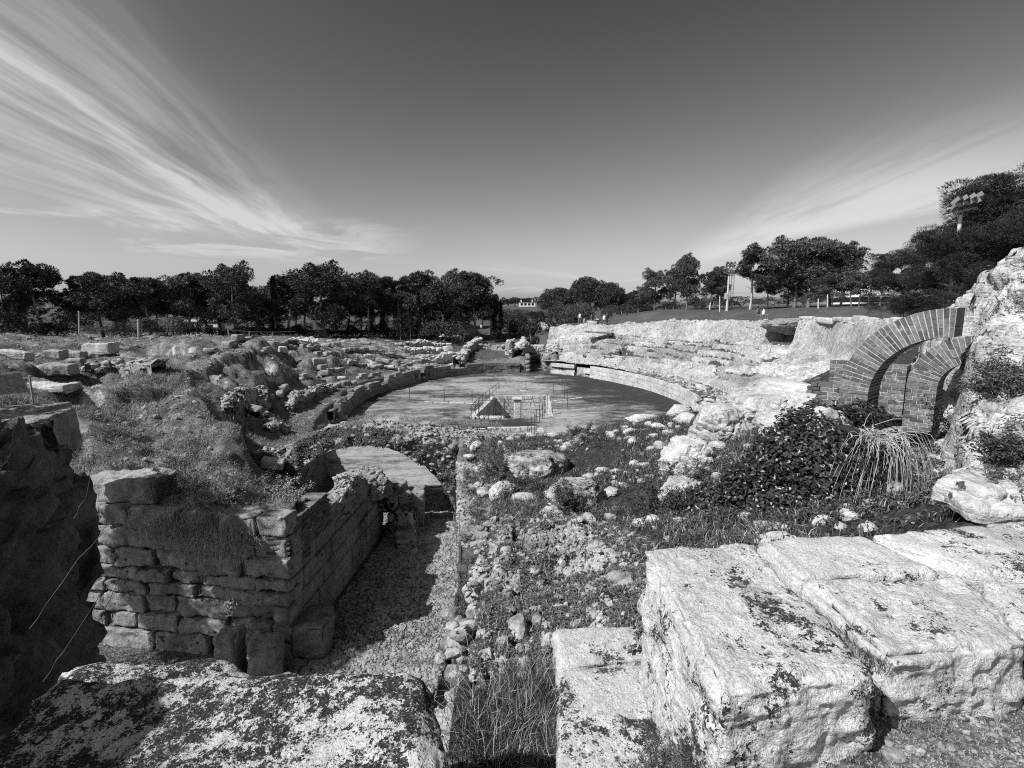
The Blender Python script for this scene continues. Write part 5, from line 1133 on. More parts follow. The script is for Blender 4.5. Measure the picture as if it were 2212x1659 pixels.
rub_wall('rubble_wall', 'broken oblique wall with a dark side near the far gate', [(985, 790), (1010, 762), (1035, 748)], 1.5, .9, 8, M['pale'], 12, .2)
rub_wall('rubble_wall', 'long low grey wall crossing the far bank toward the gate', [(1010, 752), (1060, 754), (1095, 758)], .8, .6, 9, M['bank_stone'], 8, .18)
rub_wall('rubble_wall', 'pale upper wall line below the cypresses', [(880, 748), (930, 745), (975, 750)], .7, .8, 10, M['pale'], 10, .18)
rub_wall('rubble_heap', 'conical heap of pale rubble on the left bank below the domed pine', [(640, 752), (665, 748)], 1.3, 2.6, 11, M['pale'], 26, .16, 'heap')
rub_wall('rubble_heap', 'ragged pale rubble pile right of the cypress group by the skyline', [(962, 738), (990, 736)], 1.1, 2.2, 12, M['pale'], 20, .2, 'heap')
rub_wall('ruined_pier', 'squat ruined stump beside the far gate passage', [(1098, 766), (1106, 764)], 2.3, 1.5, 13, M['pale'], 40, .25, 'ruin')
# broken curved tiers of the left seating
for k, (d0, gap, lab) in enumerate(((1.7, -.15, 'stretch of the lowest broken curved row of stones above the left podium wall'), (3.7, -.05, 'stretch of the second broken curved row of stones up the left seating'), (6.0, 0., 'stretch of the third broken curved row of stones up the left seating'), (8.6, .1, 'stretch of the highest broken curved row of stones on the left seating'))):
    mb = MB(); rg = np.random.default_rng(50 + k); t = 3.62
    while t > 1.95:
        rr_ = float(RT(t)) + d0; L_ = rg.uniform(.5, 1.3); dt = L_ / rr_; tm = t - dt / 2; x, y = at_t(tm, d0 + .35 * float(fbm(np.array([[tm * 5, k, 0.]]), 2, 3)[0]))
        if fbm(np.array([[tm * 7, k * 3., 1.]]), 3, 7)[0] > gap + .0 and not (x > -9 and y < 22.5):
            h_ = rg.uniform(.3, .6); v, f = stone_block((rg.uniform(.4, .7), L_ - .05, h_), .13, .05, .05, 2.5, int(rg.integers(999)), .08); a_ = tm + rg.normal(0, .12); c_, s_n = math.cos(a_), math.sin(a_); v = v @ np.array(((c_, s_n, 0), (-s_n, c_, 0), (0, 0, 1))); v[:, 2] += rg.normal(0, .06); mb.add(v + (x, y, ground([x], [y])[0] + h_ * .28), f)
        elif mb.v: tag(mb.build('tier_row', M['bank_stone'], None), lab, 'seating', 'broken tiers of the left seating'); mb = MB()
        t -= dt
    if mb.v: tag(mb.build('tier_row', M['bank_stone'], None), lab, 'seating', 'broken tiers of the left seating')
# rubble strewn over the left bank: small stones
mb = MB(); n = 5200; yy = np.exp(rng.uniform(math.log(13), math.log(72), n)); xx = -yy * rng.uniform(.02, 1.02, n); t, d = polar(xx, yy); k = (d > .6) & (fbm(xyz(xx, yy) * .3, 3, 55) > -.05 + .25 * rng.uniform(-1, 1, n)) & ~((yy < 22) & (xx > -8.6)); xx, yy = xx[k], yy[k]
scatter_rocks(mb, on_ground(xx, yy, .01), np.exp(rng.normal(math.log(.065), .55, len(xx))) * (yy / 28) ** .45, low=True); tag(mb.build('rubble', M['bank_stone'], None, False), 'small stones strewn over the grassy left bank', 'rubble', kind='stuff')

# ------------------------------------------------------------------ grasses
def field(n, x0, x1, y0, y1, keep, seed=0, fan=False):
    if fan: y = np.exp(rng.uniform(math.log(y0), math.log(y1), n)); x = y * rng.uniform(x0, x1, n)
    else: x = rng.uniform(x0, x1, n); y = rng.uniform(y0, y1, n)
    k = keep(x, y); x, y = x[k], y[k]; return on_ground(x, y)
def bank_ok(x, y): return (polar(x, y)[1] > .7) & ~((x > -8.7) & (y > 15.5) & (y < 22)) & ~((x > -5.2) & (y < 22)) & ((y > 11.3 - (x + 5) * .145))
gr = field(150000, -17, -5, 11.2, 24, lambda x, y: bank_ok(x, y) & (fbm(xyz(x, y) * .8, 3, 61) > rng.uniform(-.5, .25, len(x))))
v, f = blades(gr, .15, .014, 1.1, .6, dirn=-.4); tag(mk('dry_grass', v, f, M['drygrass'], None, False), 'flattened dry grass over the near mound on the left', 'grass', kind='stuff')
gr = field(90000, -1.05, -.05, 19, 75, lambda x, y: bank_ok(x, y) & (fbm(xyz(x, y) * .35, 3, 62) > rng.uniform(-.4, .35, len(x))), fan=True)
v, f = blades(gr, .16 * (gr[:, 1] / 30) ** .5, .02 * (gr[:, 1] / 25), .8, .5); tag(mk('bank_grass', v, f, M['bankgrass'], None, False), 'short dark grass of the left bank', 'grass', kind='stuff')
def mound(x, y): return (x > -.35) & (x > -1.8 + (y > 15) * -.2) & (polar(x, y)[1] > .5)
gr = field(190000, -2.2, 6.2, 4.6, 19.5, lambda x, y: (x > np.where(y < 14, -.3, xr(y) + .3)) & ((y > 8.2) | (x > 1.5 + .1 * (y - 5))) & (polar(x, y)[1] > .4) & (fbm(xyz(x, y) * .75, 4, 63) > rng.uniform(-.35, .35, len(x))))
v, f = blades(gr, .20, .014, .7, .6); tag(mk('weeds', v, f, M['weed'], None, False), 'tangled dark weeds covering the right mound', 'weeds', kind='stuff')
i = rng.integers(0, len(gr), 26000); v, f = blades(gr[i] + rng.normal(0, .1, (len(i), 3)) * (1, 1, 0), .17, .011, .9, .7); tag(mk('dry_grass', v, f, M['drygrass'], None, False), 'thin bleached grass among the weeds of the right mound', 'grass', kind='stuff')
i = rng.integers(0, len(gr), 60000); c = gr[i] + rng.normal(0, .08, (len(i), 3)) * (1, 1, .3) + (0, 0, .07); v, f = leaves(c, np.tile((0, 0, 1.), (len(c), 1)), .05, .026); tag(mk('ground_cover', v, f, M['weed'], None, False), 'small-leaved ground cover between the weeds of the right mound', 'ground cover', kind='stuff')
# stones showing through the weeds
mb = MB(); n = 700; q = gr[rng.integers(0, len(gr), n)]; scatter_rocks(mb, q + (0, 0, .03), np.exp(rng.normal(math.log(.075), .6, n))); tag(mb.build('rubble', M['pale'], None, False), 'pale stones showing through the weeds of the right mound', 'rubble', kind='stuff')

# ------------------------------------------------------------------ rubble core between the corridor and the big block
nx_, ny_ = 150, 260; xs = np.linspace(-.42, 2.0, nx_); ys = np.linspace(3.3, 8.6, ny_); X_, Y_ = np.meshgrid(xs, ys, indexing='ij'); x = X_.ravel(); y = Y_.ravel(); z = ground(x + .35 * (x < .0), y); P3 = xyz(x, y)
w1, w2, wid = worley(P3 * np.array((13., 12., 0)) + .5 * np.stack([fbm(P3 * 3, 3, 1), fbm(P3 * 3, 3, 2), 0 * x], 1), 4)
ed = sstep(-.42, -.30, x) ; z = z + .07 + .08 * (wid - .4) * sstep(0., .22, w2 - w1) - .03 * sstep(.12, 0, w2 - w1) + .09 * fbm(P3 * 1.3, 4, 7); z = z - (1 - ed) * 1.6 - 1. * sstep(8.2, 8.6, y) * .4 - .6 * sstep(1.7, 2.0, x)
mb = MB(); mb.add(np.stack([x + .05 * fbm(P3 * 4, 3, 9), y, z], 1), gridf(nx_, ny_)); n = 2600; j = rng.integers(0, len(x), n); s = np.exp(rng.normal(math.log(.021), .55, n)); scatter_rocks(mb, np.stack([x, y, z], 1)[j], s, (1.1, 1, .75), tilt=.6)
# the broken left face
n = 900; yy = rng.uniform(3.4, 8.4, n); zz = rng.uniform(0, 1, n); g = ground(np.full(n, .1), yy); lo_ = np.interp(yy, [3, 6, 10], [3.4, 2.8, 2.3]); scatter_rocks(mb, np.stack([-.40 + .10 * rng.normal(size=n) * .6, yy, lo_ + (g - lo_) * zz], 1), np.exp(rng.normal(math.log(.05), .45, n)), low=False)
core_o = tag(mb.build('rubble_core', M['rubble_pale'], None, False), 'pitted core of pale rubble and mortar left of the big lichened block', 'masonry')
q = np.stack([x, y, z], 1)[(wid < .75) & (x > -.3) & (x < 1.75)]; q = q[fbm(q * 1.2, 3, 31) > -.2]; q = q[rng.integers(0, len(q), 48000)] + rng.normal(0, .02, (48000, 3)) * (1, 1, .3)
v, f = leaves(q + (0, 0, .02), np.tile((0, -.2, 1.), (len(q), 1)), .035, .018); tag(mk('moss', v, f, M['weed'], None, False), 'dark moss and thyme between the stones of the rubble core', 'moss', kind='stuff')
i = rng.integers(0, len(q), 5000); v, f = blades(q[i], .10, .005, .7, .6); tag(mk('dry_grass', v, f, M['drygrass'], None, False), 'wisps of dry grass on the rubble core', 'grass', kind='stuff')

# ------------------------------------------------------------------ ivy over the bluff
def shell(center, rad, n, seed, zmin=-.6):
    d = rng.normal(size=(n, 3)); d /= np.linalg.norm(d, axis=1, keepdims=True); d = d[d[:, 2] > zmin]; rr = 1 + .22 * fbm(d * 1.6 + seed, 4, seed) + .10 * ridged(d * 4, 3, seed); return center + d * np.array(rad) * rr[:, None] * rng.uniform(.9, 1.04, len(d))[:, None], d
iv = [((4.55, 7.25, 5.35), (1.05, .95, 1.25), 15000), ((3.9, 7.0, 5.0), (.95, .8, .85), 13000), ((3.3, 7.3, 4.75), (.7, .7, .6), 6000), ((5.25, 7.6, 5.95), (.55, .5, .62), 5000), ((4.0, 6.1, 4.9), (.9, .5, .5), 7000), ((4.75, 6.25, 5.0), (.6, .5, .55), 5000)]
VV, NN = zip(*[shell(np.array(c), r, n, 9 * k + 3) for k, (c, r, n) in enumerate(iv)]); VV = np.concatenate(VV); NN = np.concatenate(NN)
k = fbm(VV * 1.5, 3, 14) > -.28 + .0 * VV[:, 0]; k &= ~((VV[:, 0] > 5.15) & (VV[:, 1] < 7.5) & (VV[:, 2] < 5.9)); VV, NN = VV[k], NN[k]
root = empty('ivy', (4.4, 7., 4.6), 'dense dark ivy blanketing the bluff left of the brick arches', 'ivy')
v, f = leaves(VV, NN + (0, -.2, .5), .062, .05); mk('foliage', v, f, M['ivy'], root, False)
mb = MB()
for c, r, n in iv:
    v, f = ico(4); rr = 1 + .22 * fbm(v * 1.6, 4, 3); mb.add(np.array(c) + v * np.array(r) * rr[:, None] * .86, f)
mb.build('inner_mass', M['hedge'], root); settle(root)
# drooping bare bush in front of the ivy
mb = MB(); top = np.array((4.75, 6.55, 6.28))
for _ in range(120):
    a = rng.uniform(-2.9, .9); o_ = top + rng.normal(0, .07, 3); out = rng.uniform(.1, .8); ln = rng.uniform(.25, 1.15); dx, dy = math.cos(a), math.sin(a) * .7
    t = np.linspace(0, 1, 8); w3 = np.cumsum(rng.normal(0, .016, (8, 3)), 0); pts = w3 + np.stack([o_[0] + dx * out * np.sin(t * 1.5) + .03 * np.sin(t * 7 + a), o_[1] + dy * out * np.sin(t * 1.5) - .05 * t, o_[2] + .18 * np.sin(t * 3.0) * out / .5 - ln * t ** 1.6], 1); tube(mb, pts, .0045, .002, 3, False)
tag(mb.build('dry_bush', M['paletwig']), 'drooping leafless broom of pale stems hanging over the ivy', 'bush')
def twiggy(name, label, base, n, reach, m, ml, seed, up=.6, leafs=1, r0=.007, lsz=.03, cat='shrub', dirs=None):
    global rng
    keep = rng; rng = np.random.default_rng(seed); mb = MB(); C = []
    for i in range(n):
        d = rng.normal(size=3); d[2] = abs(d[2]) * up + .2; d /= np.linalg.norm(d)
        if dirs is not None: d = d * .55 + np.array(dirs); d /= np.linalg.norm(d)
        L_ = reach * rng.uniform(.5, 1.1); p = np.array(base) + rng.normal(0, .10 * reach, 3) * (1, 1, .2); t = np.linspace(0, 1, 7)[:, None]; pts = p + d * L_ * t + np.cumsum(rng.normal(0, L_ * .03, (7, 3)), 0); tube(mb, pts, r0, r0 * .3, 4, False)
        for j in range(2, 7):
            for _ in range(2):
                e = d + rng.normal(0, .8, 3); e /= np.linalg.norm(e); l = L_ * rng.uniform(.08, .3); q = pts[j] + e * l * np.linspace(0, 1, 4)[:, None] + rng.normal(0, .006, (4, 3)); tube(mb, q, r0 * .45, r0 * .2, 3, False)
                if leafs: C.append(q[rng.integers(0, 4, 8 * leafs)] + rng.normal(0, .025, (8 * leafs, 3)))
    root = empty(name, tuple(base), label, cat); mb.build('stems', m, root)
    if leafs: C = np.concatenate(C); v, f = leaves(C, np.tile((0, 0, .6), (len(C), 1)), lsz, lsz * .4); mk('foliage', v, f, ml, root, False)
    settle(root); rng = keep; return root
twiggy('twiggy_shrub', 'thin-leaved grey shrub with long pale shoots in front of the ivy bluff', (4.35, 5.75, 4.95), 34, 1.0, M['twig'], M['olive'], 5, .8, 1, .007, .05)
twiggy('twiggy_shrub', 'long pale bare shoots reaching right from the ivy over the shaded hollow', (4.45, 5.6, 5.2), 7, 1.25, M['twig'], M['olive'], 6, .5, 1, .009, .06, dirs=(.75, .1, .45))
for k, (c, rch, n, lab) in enumerate((((2.6, 8.3, 4.3), .75, 26, 'wiry dark shrub at the left foot of the ivy'), ((1.15, 9.3, 4.1), .7, 24, 'low wiry shrub in the middle of the right mound'), ((-.35, 13.6, 3.4), .95, 26, 'dark shrub with pale arching twigs on the right leg of the rubble arch'), ((.3, 11.5, 3.8), .7, 24, 'dark tufted shrub below the right end of the rubble arch'), ((3.4, 9.8, 4.7), .7, 22, 'dark shrub under the rounded white outcrop'), ((2.2, 15.8, 4.1), .7, 22, 'grey-green shrub on the mound crest near the arena'))):
    q = on_ground([c[0]], [c[1]])[0]; twiggy('shrub', lab, q, n, rch, M['darktwig'] if k != 2 else M['twig'], M['weed'], 20 + k, .7, 3, .006, .05)
# plants over the front wall
for k, (px, py, Y, rch, n, lab) in enumerate(((470, 1120, 11.4, .8, 40, 'dry tangled shrub spilling over the front wall, nearest the corner'), (400, 1120, 11.7, .7, 34, 'dry tangled shrub spilling over the front wall, middle one'), (590, 1080, 12.6, .8, 34, 'pale flowering shrub on the bank above the brick-faced corner'), (545, 1060, 12.6, .8, 30, 'dark shrub on the bank behind the front wall corner'))):
    p = aty(px, py, Y); g = ground([p[0]], [Y])[0]; twiggy('wall_shrub', lab, (p[0], Y, max(g, p[2] - .3)), n, rch, M['twig'] if k != 3 else M['darktwig'], M['drygrass'] if k in (0, 2) else M['weed'], 40 + k, .45, 2, .005, .045)
q = []
for px, py, Y in ((430, 1165, 10.9), (360, 1150, 11.), (500, 1180, 10.7), (455, 1130, 11.1)):
    p = aty(px, py, Y); q.append(p + rng.normal(0, 1, (1600, 3)) * (.28, .12, .12))
q = np.concatenate(q); v, f = blades(q, .42, .008, 1.3, 1.2, dirn=-1.57); tag(mk('hanging_grass', v, f, M['drygrass'], None, False), 'pale dry grass hanging down the front wall', 'grass', kind='stuff')
# ------------------------------------------------------------------ near plants
def tuft(name, label, c, rad, n, h, w_, m, lean=.6, kind='thing', cat='plant', group=None):
    q = np.array(c) + rng.normal(0, 1, (n, 3)) * np.array((rad, rad, 0)); q[:, 2] = ground(q[:, 0], q[:, 1]) if len(c) == 2 or c[2] is None else c[2]
    v, f = blades(q, h, w_, lean, .5); return tag(mk(name, v, f, m, None, False), label, cat, group)
gpos = [(atz(1100, 1580, 5.3), .16, 2600, .22, .006, 'thick green and dry grass in the gap between the slab and the tall block'), (atz(1060, 1500, 5.2), .12, 1400, .2, .006, 'grass tuft in the gap above the slab corner'), (atz(1120, 1640, 5.3), .14, 2600, .2, .005, 'grass in the bottom centre in front of the gap'), (atz(1300, 1400, 5.3), .2, 1500, .1, .004, 'short weeds in the hollow around the low flat block'), (atz(1150, 1500, 5.3), .1, 1200, .22, .005, 'dry grass tuft left of the tall pale block')]
for c, r, n, h, w_, lab in gpos: tuft('grass_tuft', lab, (c[0], c[1], c[2] - .02), r, n, h, w_, M['grass'], .7); tuft('dry_tuft', 'dry stalks ' + lab[lab.index(' in '):] if ' in ' in lab else 'dry stalks left of the tall pale block', (c[0], c[1], c[2]), r * 1.1, n // 4, h * 1.2, .004, M['drygrass'], .9)
def needle_shrub(label, base, n, reach, seed):
    global rng
    keep = rng; rng = np.random.default_rng(seed); mb = MB(); C = []; D = []
    for i in range(n):
        d = rng.normal(size=3); d[2] = abs(d[2]) + .7; d /= np.linalg.norm(d); L_ = reach * rng.uniform(.5, 1.1); p = np.array(base) + rng.normal(0, .3 * reach, 3) * (1, 1, 0); pts = p + d * L_ * np.linspace(0, 1, 6)[:, None]; tube(mb, pts, .0025, .001, 4, False)
        m_ = 46; t = rng.uniform(.15, 1, m_)[:, None]; o_ = p + d * L_ * t; e = rng.normal(size=(m_, 3)); e -= (e @ d)[:, None] * d; e /= np.linalg.norm(e, axis=1, keepdims=True); e = e * .8 + d * .7; C.append(o_); D.append(e)
    C = np.concatenate(C); D = np.concatenate(D); s_ = np.cross(D, rng.normal(size=D.shape)); s_ /= np.linalg.norm(s_, axis=1, keepdims=True); l = rng.uniform(.014, .026, len(C))[:, None]
    v = np.stack([C, C + D * l * .5 + s_ * .0016, C + D * l, C + D * l * .5 - s_ * .0016], 1).reshape(-1, 3); root = empty('needle_shrub', tuple(base), label, 'shrub'); mb.build('stems', M['darktwig'], root); mk('foliage', v, np.arange(len(v)).reshape(-1, 4), M['weed'], root, False); settle(root); rng = keep
for k, (px, py, z, n, rch, lab) in enumerate(((1440, 1650, 5.72, 46, .16, 'dark needle-leaved shrub at the foot of the big block, left part'), (1530, 1660, 5.80, 50, .15, 'dark needle-leaved shrub at the foot of the big block, right part'), (1390, 1690, 5.65, 30, .14, 'dark needle-leaved sprigs by the tall pale block'))):
    needle_shrub(lab, tuple(atz(px, py, z)), n, rch, 60 + k)
# joints and soil of the near terrace
def strip(px0, py0, px1, py1, z, n, h, w_, m, label, spread=.03):
    a, b = atz(px0, py0, z), atz(px1, py1, z); t = rng.uniform(0, 1, n)[:, None]; q = a + (b - a) * t + rng.normal(0, spread, (n, 3)) * (1, 1, .2); v, f = blades(q, h, w_, .6, .5); return v, f
mb = MB()
for a in ((1650, 1185, 1900, 1440, 6.34, 1500, .05, .004), (1742, 1252, 1930, 1240, 6.32, 500, .045, .004), (1900, 1175, 2110, 1240, 6.33, 700, .05, .004), (2105, 1240, 2212, 1390, 6.3, 500, .05, .004), (1930, 1420, 2020, 1520, 5.98, 900, .08, .004), (2000, 1480, 2212, 1420, 5.98, 700, .06, .004), (1400, 1350, 1560, 1600, 5.75, 1800, .1, .004), (1440, 1440, 1200, 1440, 5.5, 1200, .05, .003), (1215, 1390, 1400, 1400, 5.53, 1800, .05, .003)):
    v, f = strip(*a, M['grass'], ''); mb.add(v, f)
tag(mb.build('joint_grass', M['grass'], None, False), 'short grass and weeds rooted in the joints of the near blocks', 'grass', kind='stuff')
x = rng.uniform(.9, 3.4, 5200); y = rng.uniform(1.25, 2.35, 5200); x = np.concatenate([x] * 4) + rng.normal(0, .03, 20800); y = np.concatenate([y] * 4) + rng.normal(0, .03, 20800); v, f = blades(on_ground(x, y), .020, .0017, 1.2, .6); tag(mk('soil_litter', v, f, M['drygrass'], None, False), 'dry stalk litter on the soil at the bottom right', 'litter', kind='stuff')
# loose twigs over the dark rock on the left
for k, pts in enumerate(([(60, 1360), (140, 1250), (225, 1140), (240, 1090)], [(95, 1470), (190, 1330), (240, 1240)], [(160, 1120), (190, 1060), (205, 960), (200, 900)], [(0, 1020), (22, 980), (30, 920)], [(190, 1390), (250, 1270), (265, 1215)])):
    P_ = np.array([aty(px, py, 2.3 + .25 * k) for px, py in pts]); t = np.linspace(0, len(P_) - 1, 14); q = np.stack([np.interp(t, np.arange(len(P_)), P_[:, j]) for j in range(3)], 1) + rng.normal(0, .004, (14, 3)); mb = MB(); tube(mb, q, .0028, .001, 4, False)
    lab = ('long thin bare stalk crossing the dark rock', 'second bare stalk low against the dark rock', 'upright thin stalk in front of the left mound', 'short bent stalk at the left edge', 'thin stalk against the lit front wall')[k]; tag(mb.build('bare_stalk', M['darktwig']), lab, 'stalk')
fl = empty('flower_stalk', (-5.9, 10.0, 1.0), 'single pale flower head on a stalk before the front wall', 'flower'); a = aty(512, 1352, 9.6); b = aty(490, 1312, 9.6); mb = MB(); tube(mb, [a - (0, 0, .25), a, b], .012, .008, 5, False); mb.build('stem', M['twig'], fl); q = b + rng.normal(0, .06, (160, 3)); v, f = leaves(q, np.tile((0, -1., .5), (160, 1)), .05, .03); mk('flower_head', v, f, M['white'], fl, False); settle(fl)

# plants rooted in the cliff
P_ = CLV.reshape(-1, 3); N_ = CLN.reshape(-1, 3); k = (fbm(P_ * 1.1, 4, 5) > .12) & (P_[:, 2] > 5.6); P_, N_ = P_[k], N_[k]
i = rng.integers(0, len(P_), 16000); c = P_[i] + N_[i] * rng.uniform(.0, .09, (len(i), 1)) + rng.normal(0, .03, (len(i), 3)); v, f = leaves(c, N_[i] + (0, 0, .4), .055, .022); mb = MB(); mb.add(v, f)
j = rng.integers(0, len(P_), 9000); v, f = blades(P_[j], .16, .008, .9, .7); mb.add(v, f); tag(mb.build('cliff_weeds', M['weed'], None, False), 'dark weeds rooted in patches over the bedded cliff', 'weeds', kind='stuff')
for k, (px, py, Y, n, rch, lab) in enumerate(((2065, 640, 8.6, 30, .8, 'wiry bush with bare branches on the cliff crest above the arches'), (2130, 660, 8.4, 26, .7, 'second wiry bush on the cliff crest further right'), (2160, 860, 6.4, 26, .6, 'dark spindly shrub in the middle of the cliff'), (2180, 1040, 5.0, 18, .45, 'spindly shrub low on the cliff at the right edge'))):
    q = aty(px, py, Y); i = int(np.argmin(((CLV.reshape(-1, 3)[:, :2] - q[:2]) ** 2).sum(1))); q = CLV.reshape(-1, 3)[i]
    twiggy('cliff_shrub', lab, tuple(q), n, rch, M['twig'] if k != 2 else M['darktwig'], M['weed'], 80 + k, .8, 2, .005, .045)
# growth in the shaded hollow between bluff and cliff
x = rng.uniform(3.6, 7.2, 14000); y = rng.uniform(4.9, 8.6, 14000); q = on_ground(x, y); k = fbm(q * 1.3, 3, 9) > -.1; q = q[k]; v, f = leaves(q + (0, 0, .04) + rng.normal(0, .04, q.shape), np.tile((0, 0, 1.), (len(q), 1)), .06, .035); tag(mk('ground_cover', v, f, M['weed'], None, False), 'low leafy growth on the floor of the hollow by the brick pier', 'ground cover', kind='stuff')
mb = MB(); n = 220; q = q[rng.integers(0, len(q), n)]; scatter_rocks(mb, q, np.exp(rng.normal(math.log(.06), .6, n))); tag(mb.build('rubble', M['pale'], None, False), 'pale stones on the floor of the hollow by the brick pier', 'rubble', kind='stuff')

y = rng.uniform(8, 17.6, 9000); x = rng.uniform(0, 1, 9000) * (-.5 - xr(y)) + xr(y) + .1; q = on_ground(x, y, .05); k = fbm(q * 1.4, 3, 21) > .0; q = q[k]; v, f = blades(q, .22, .012, .9, .8); mb = MB(); mb.add(v, f); v, f = leaves(q + (0, 0, .08) + rng.normal(0, .05, q.shape), np.tile((0, 0, 1.), (len(q), 1)), .05, .025); mb.add(v, f); tag(mb.build('weeds', M['weed'], None, False), 'dark weeds growing along the ledge right of the corridor', 'weeds', kind='stuff')
x = rng.uniform(-9.4, -.4, 26000); y = rng.uniform(18.0, 20.6, 26000); zt = np.interp(x, xs_, topz); q = np.stack([x, y, zt + .02 + rng.uniform(-.06, .06, len(x))], 1); k = fbm(q * 1.2, 3, 23) > .08; q = q[k]; v, f = blades(q, .10, .010, 1., .6); tag(mk('arch_grass', v, f, M['bankgrass'], None, False), 'dry grass growing on top of the rubble arch', 'grass', kind='stuff')

# moss on the front of the rubble arch
q = np.stack([Fx, Fy - .02, Fz], 1); q = q[(fbm(q * 1.6, 3, 71) > -.16) & (q[:, 2] > .2)]; q = q[rng.integers(0, len(q), 34000)] + rng.normal(0, .03, (34000, 3)); v, f = leaves(q, np.tile((0, -1., .4), (len(q), 1)), .06, .03); tag(mk('moss', v, f, M['weed'], None, False), 'dark moss and small plants on the face of the rubble arch', 'moss', kind='stuff')
# ------------------------------------------------------------------ far gate, path, buildings
def box_thing(name, label, cat, parts, loc, rz=0.):
    root = empty(name, loc, label, cat, None, rz)
    for nm, bx, m in parts:
        mb = MB()
        for b in bx: mb.add(boxv(*b), BOXF)
        mb.build(nm, m, root, False)
    return root
mb = MB()
for sx in (-1, 1):
    ashlar(mb, *(((1.75, 64.3), (1.75, 79)) if sx < 0 else ((4.72, 79), (4.72, 64.3))), -.05, 2.0, 4, 1.1, .6, .2, .05, .04, 5 + sx, .02, .06, lambda s, sx=sx: 2.3 - 1.0 * (s if sx < 0 else 1 - s), .15)
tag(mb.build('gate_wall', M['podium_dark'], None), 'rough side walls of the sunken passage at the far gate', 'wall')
mb = MB(); n = 24; a = np.linspace(math.pi, 0, n); xi = 3.25 + 1.45 * np.cos(a); zi = .9 + .75 * np.sin(a); V = []
for k in range(n): V += [(xi[k], 74.5, zi[k]), (xi[k], 74.5, 2.55 + .1 * math.sin(k)), (xi[k], 76.6, 2.6 + .1 * math.cos(k * 2)), (xi[k], 76.6, zi[k])]
f = gridf(n, 4); i = np.arange(n - 1) * 4; mb.add(V, np.concatenate([f, np.stack([i + 3, i + 7, i + 4, i], 1)])); q = rng.integers(0, 2, 160); scatter_rocks(mb, np.stack([rng.uniform(1.6, 4.9, 160), np.where(q, 74.45, rng.uniform(74.5, 76.6, 160)), np.where(q, rng.uniform(1.75, 2.6, 160), 2.62)], 1), rng.uniform(.07, .2, 160), low=True)
tag(mb.build('low_arch', M['podium'], None, False), 'low pale arch bridging the sunken passage at the far gate', 'arch')
rub_wall('rubble_wall', 'rough mass of pale masonry on the left of the low far arch', [(1118, 772), (1150, 768)], 1.6, 1.6, 31, M['pale'], 26, .2)
rub_wall('rubble_wall', 'rough mass of pale masonry on the right of the low far arch', [(1182, 775), (1212, 770)], 1.0, 1.4, 32, M['pale'], 22, .2)
rub_wall('rubble_wall', 'broken pale ledges at the far end of the rock-cut seating', [(1240, 738), (1262, 720), (1290, 712)], 1.4, 1.4, 33, M['pale'], 20, .25)
v, f = stone_block((3.6, 1.6, .5), .2, .08, .06, 2, 301, .1); o = mk('stone_slab', v, f, M['pale']); o.location = aty(1292, 717, 66) + (0, 0, .1); o.rotation_euler = (0, .06, -.2); tag(o, 'big tilted flat slab overhanging at the far end of the seating', 'slab')
mb = MB(); t0_, t1_ = -.62, .30; t = t0_
while t < t1_:
    L_ = rng.uniform(.7, 1.6); tm = t + L_ / 2 / 23; h_ = rng.uniform(.3, .55); x, y = at_t(tm, 10.1 + .25 * math.sin(t * 9)); v, f = stone_block((.6, L_ - .04, h_), .14, .05, .035, 2.5, int(t * 1000) + 900, .08); c_, s_n = math.cos(tm), math.sin(tm); v = v @ np.array(((c_, s_n, 0), (-s_n, c_, 0), (0, 0, 1)))
    if rng.random() < .86: mb.add(v + (x, y, float(on_seat(tm, 10.1)) + h_ * .35), f)
    t += L_ / 23
tag(mb.build('rim_wall', M['pale'], None), 'pale top course of squared blocks along the rim above the scarp', 'wall')
# white steps and pale path beyond the gate
mb = MB(); p = aty(1188, 712, 98); g = ground([p[0]], [98.])[0]
for k in range(26): y_ = 92 + k * 1.; g = ground([p[0]], [y_])[0]; mb.add(boxv(p[0] - 1.5, p[0] + 1.5, y_, y_ + 1.04, g - .4, g + .14 + .03 * (k % 2)), BOXF)
tag(mb.build('stone_steps', M['pale'], None, False), 'pale flight of steps climbing the hill beyond the far gate', 'steps')
mb = MB(); p = aty(1180, 758, 80); g = ground([p[0]], [80.])[0]
for k in range(9): y_ = 79 + k * .7; g = ground([3.25], [y_])[0]; mb.add(boxv(2.3, 4.2, y_, y_ + .74, g - .4, g + .16), BOXF)
tag(mb.build('stone_steps', M['pale'], None, False), 'short pale steps rising behind the low far arch', 'steps')
def win_row(n, x0, x1, z0, z1, y): return [(x0 + (x1 - x0) * (k + .18) / n, x0 + (x1 - x0) * (k + .82) / n, y - .06, y + .05, z0, z1) for k in range(n)]
p = drop(437, 727, 74)
box_thing('hut', 'small white hut with three openings between the trunks of the left wood', 'hut', [('wall', [(-2.2, 2.2, 0, 2.4, -.5, 1.95)], M['white']), ('roof', [(-2.35, 2.35, -.15, 2.55, 1.953, 2.15)], M['white']), ('window', [(-1.75, -1.1, -.04, .05, .55, 1.5)], M['dark']), ('window', [(-.75, -.1, -.04, .05, .55, 1.5)], M['dark']), ('door', [(.5, 1.5, -.04, .05, .1, 1.5)], M['dark'])], tuple(p), .1)
p = aty(1139, 658, 205)
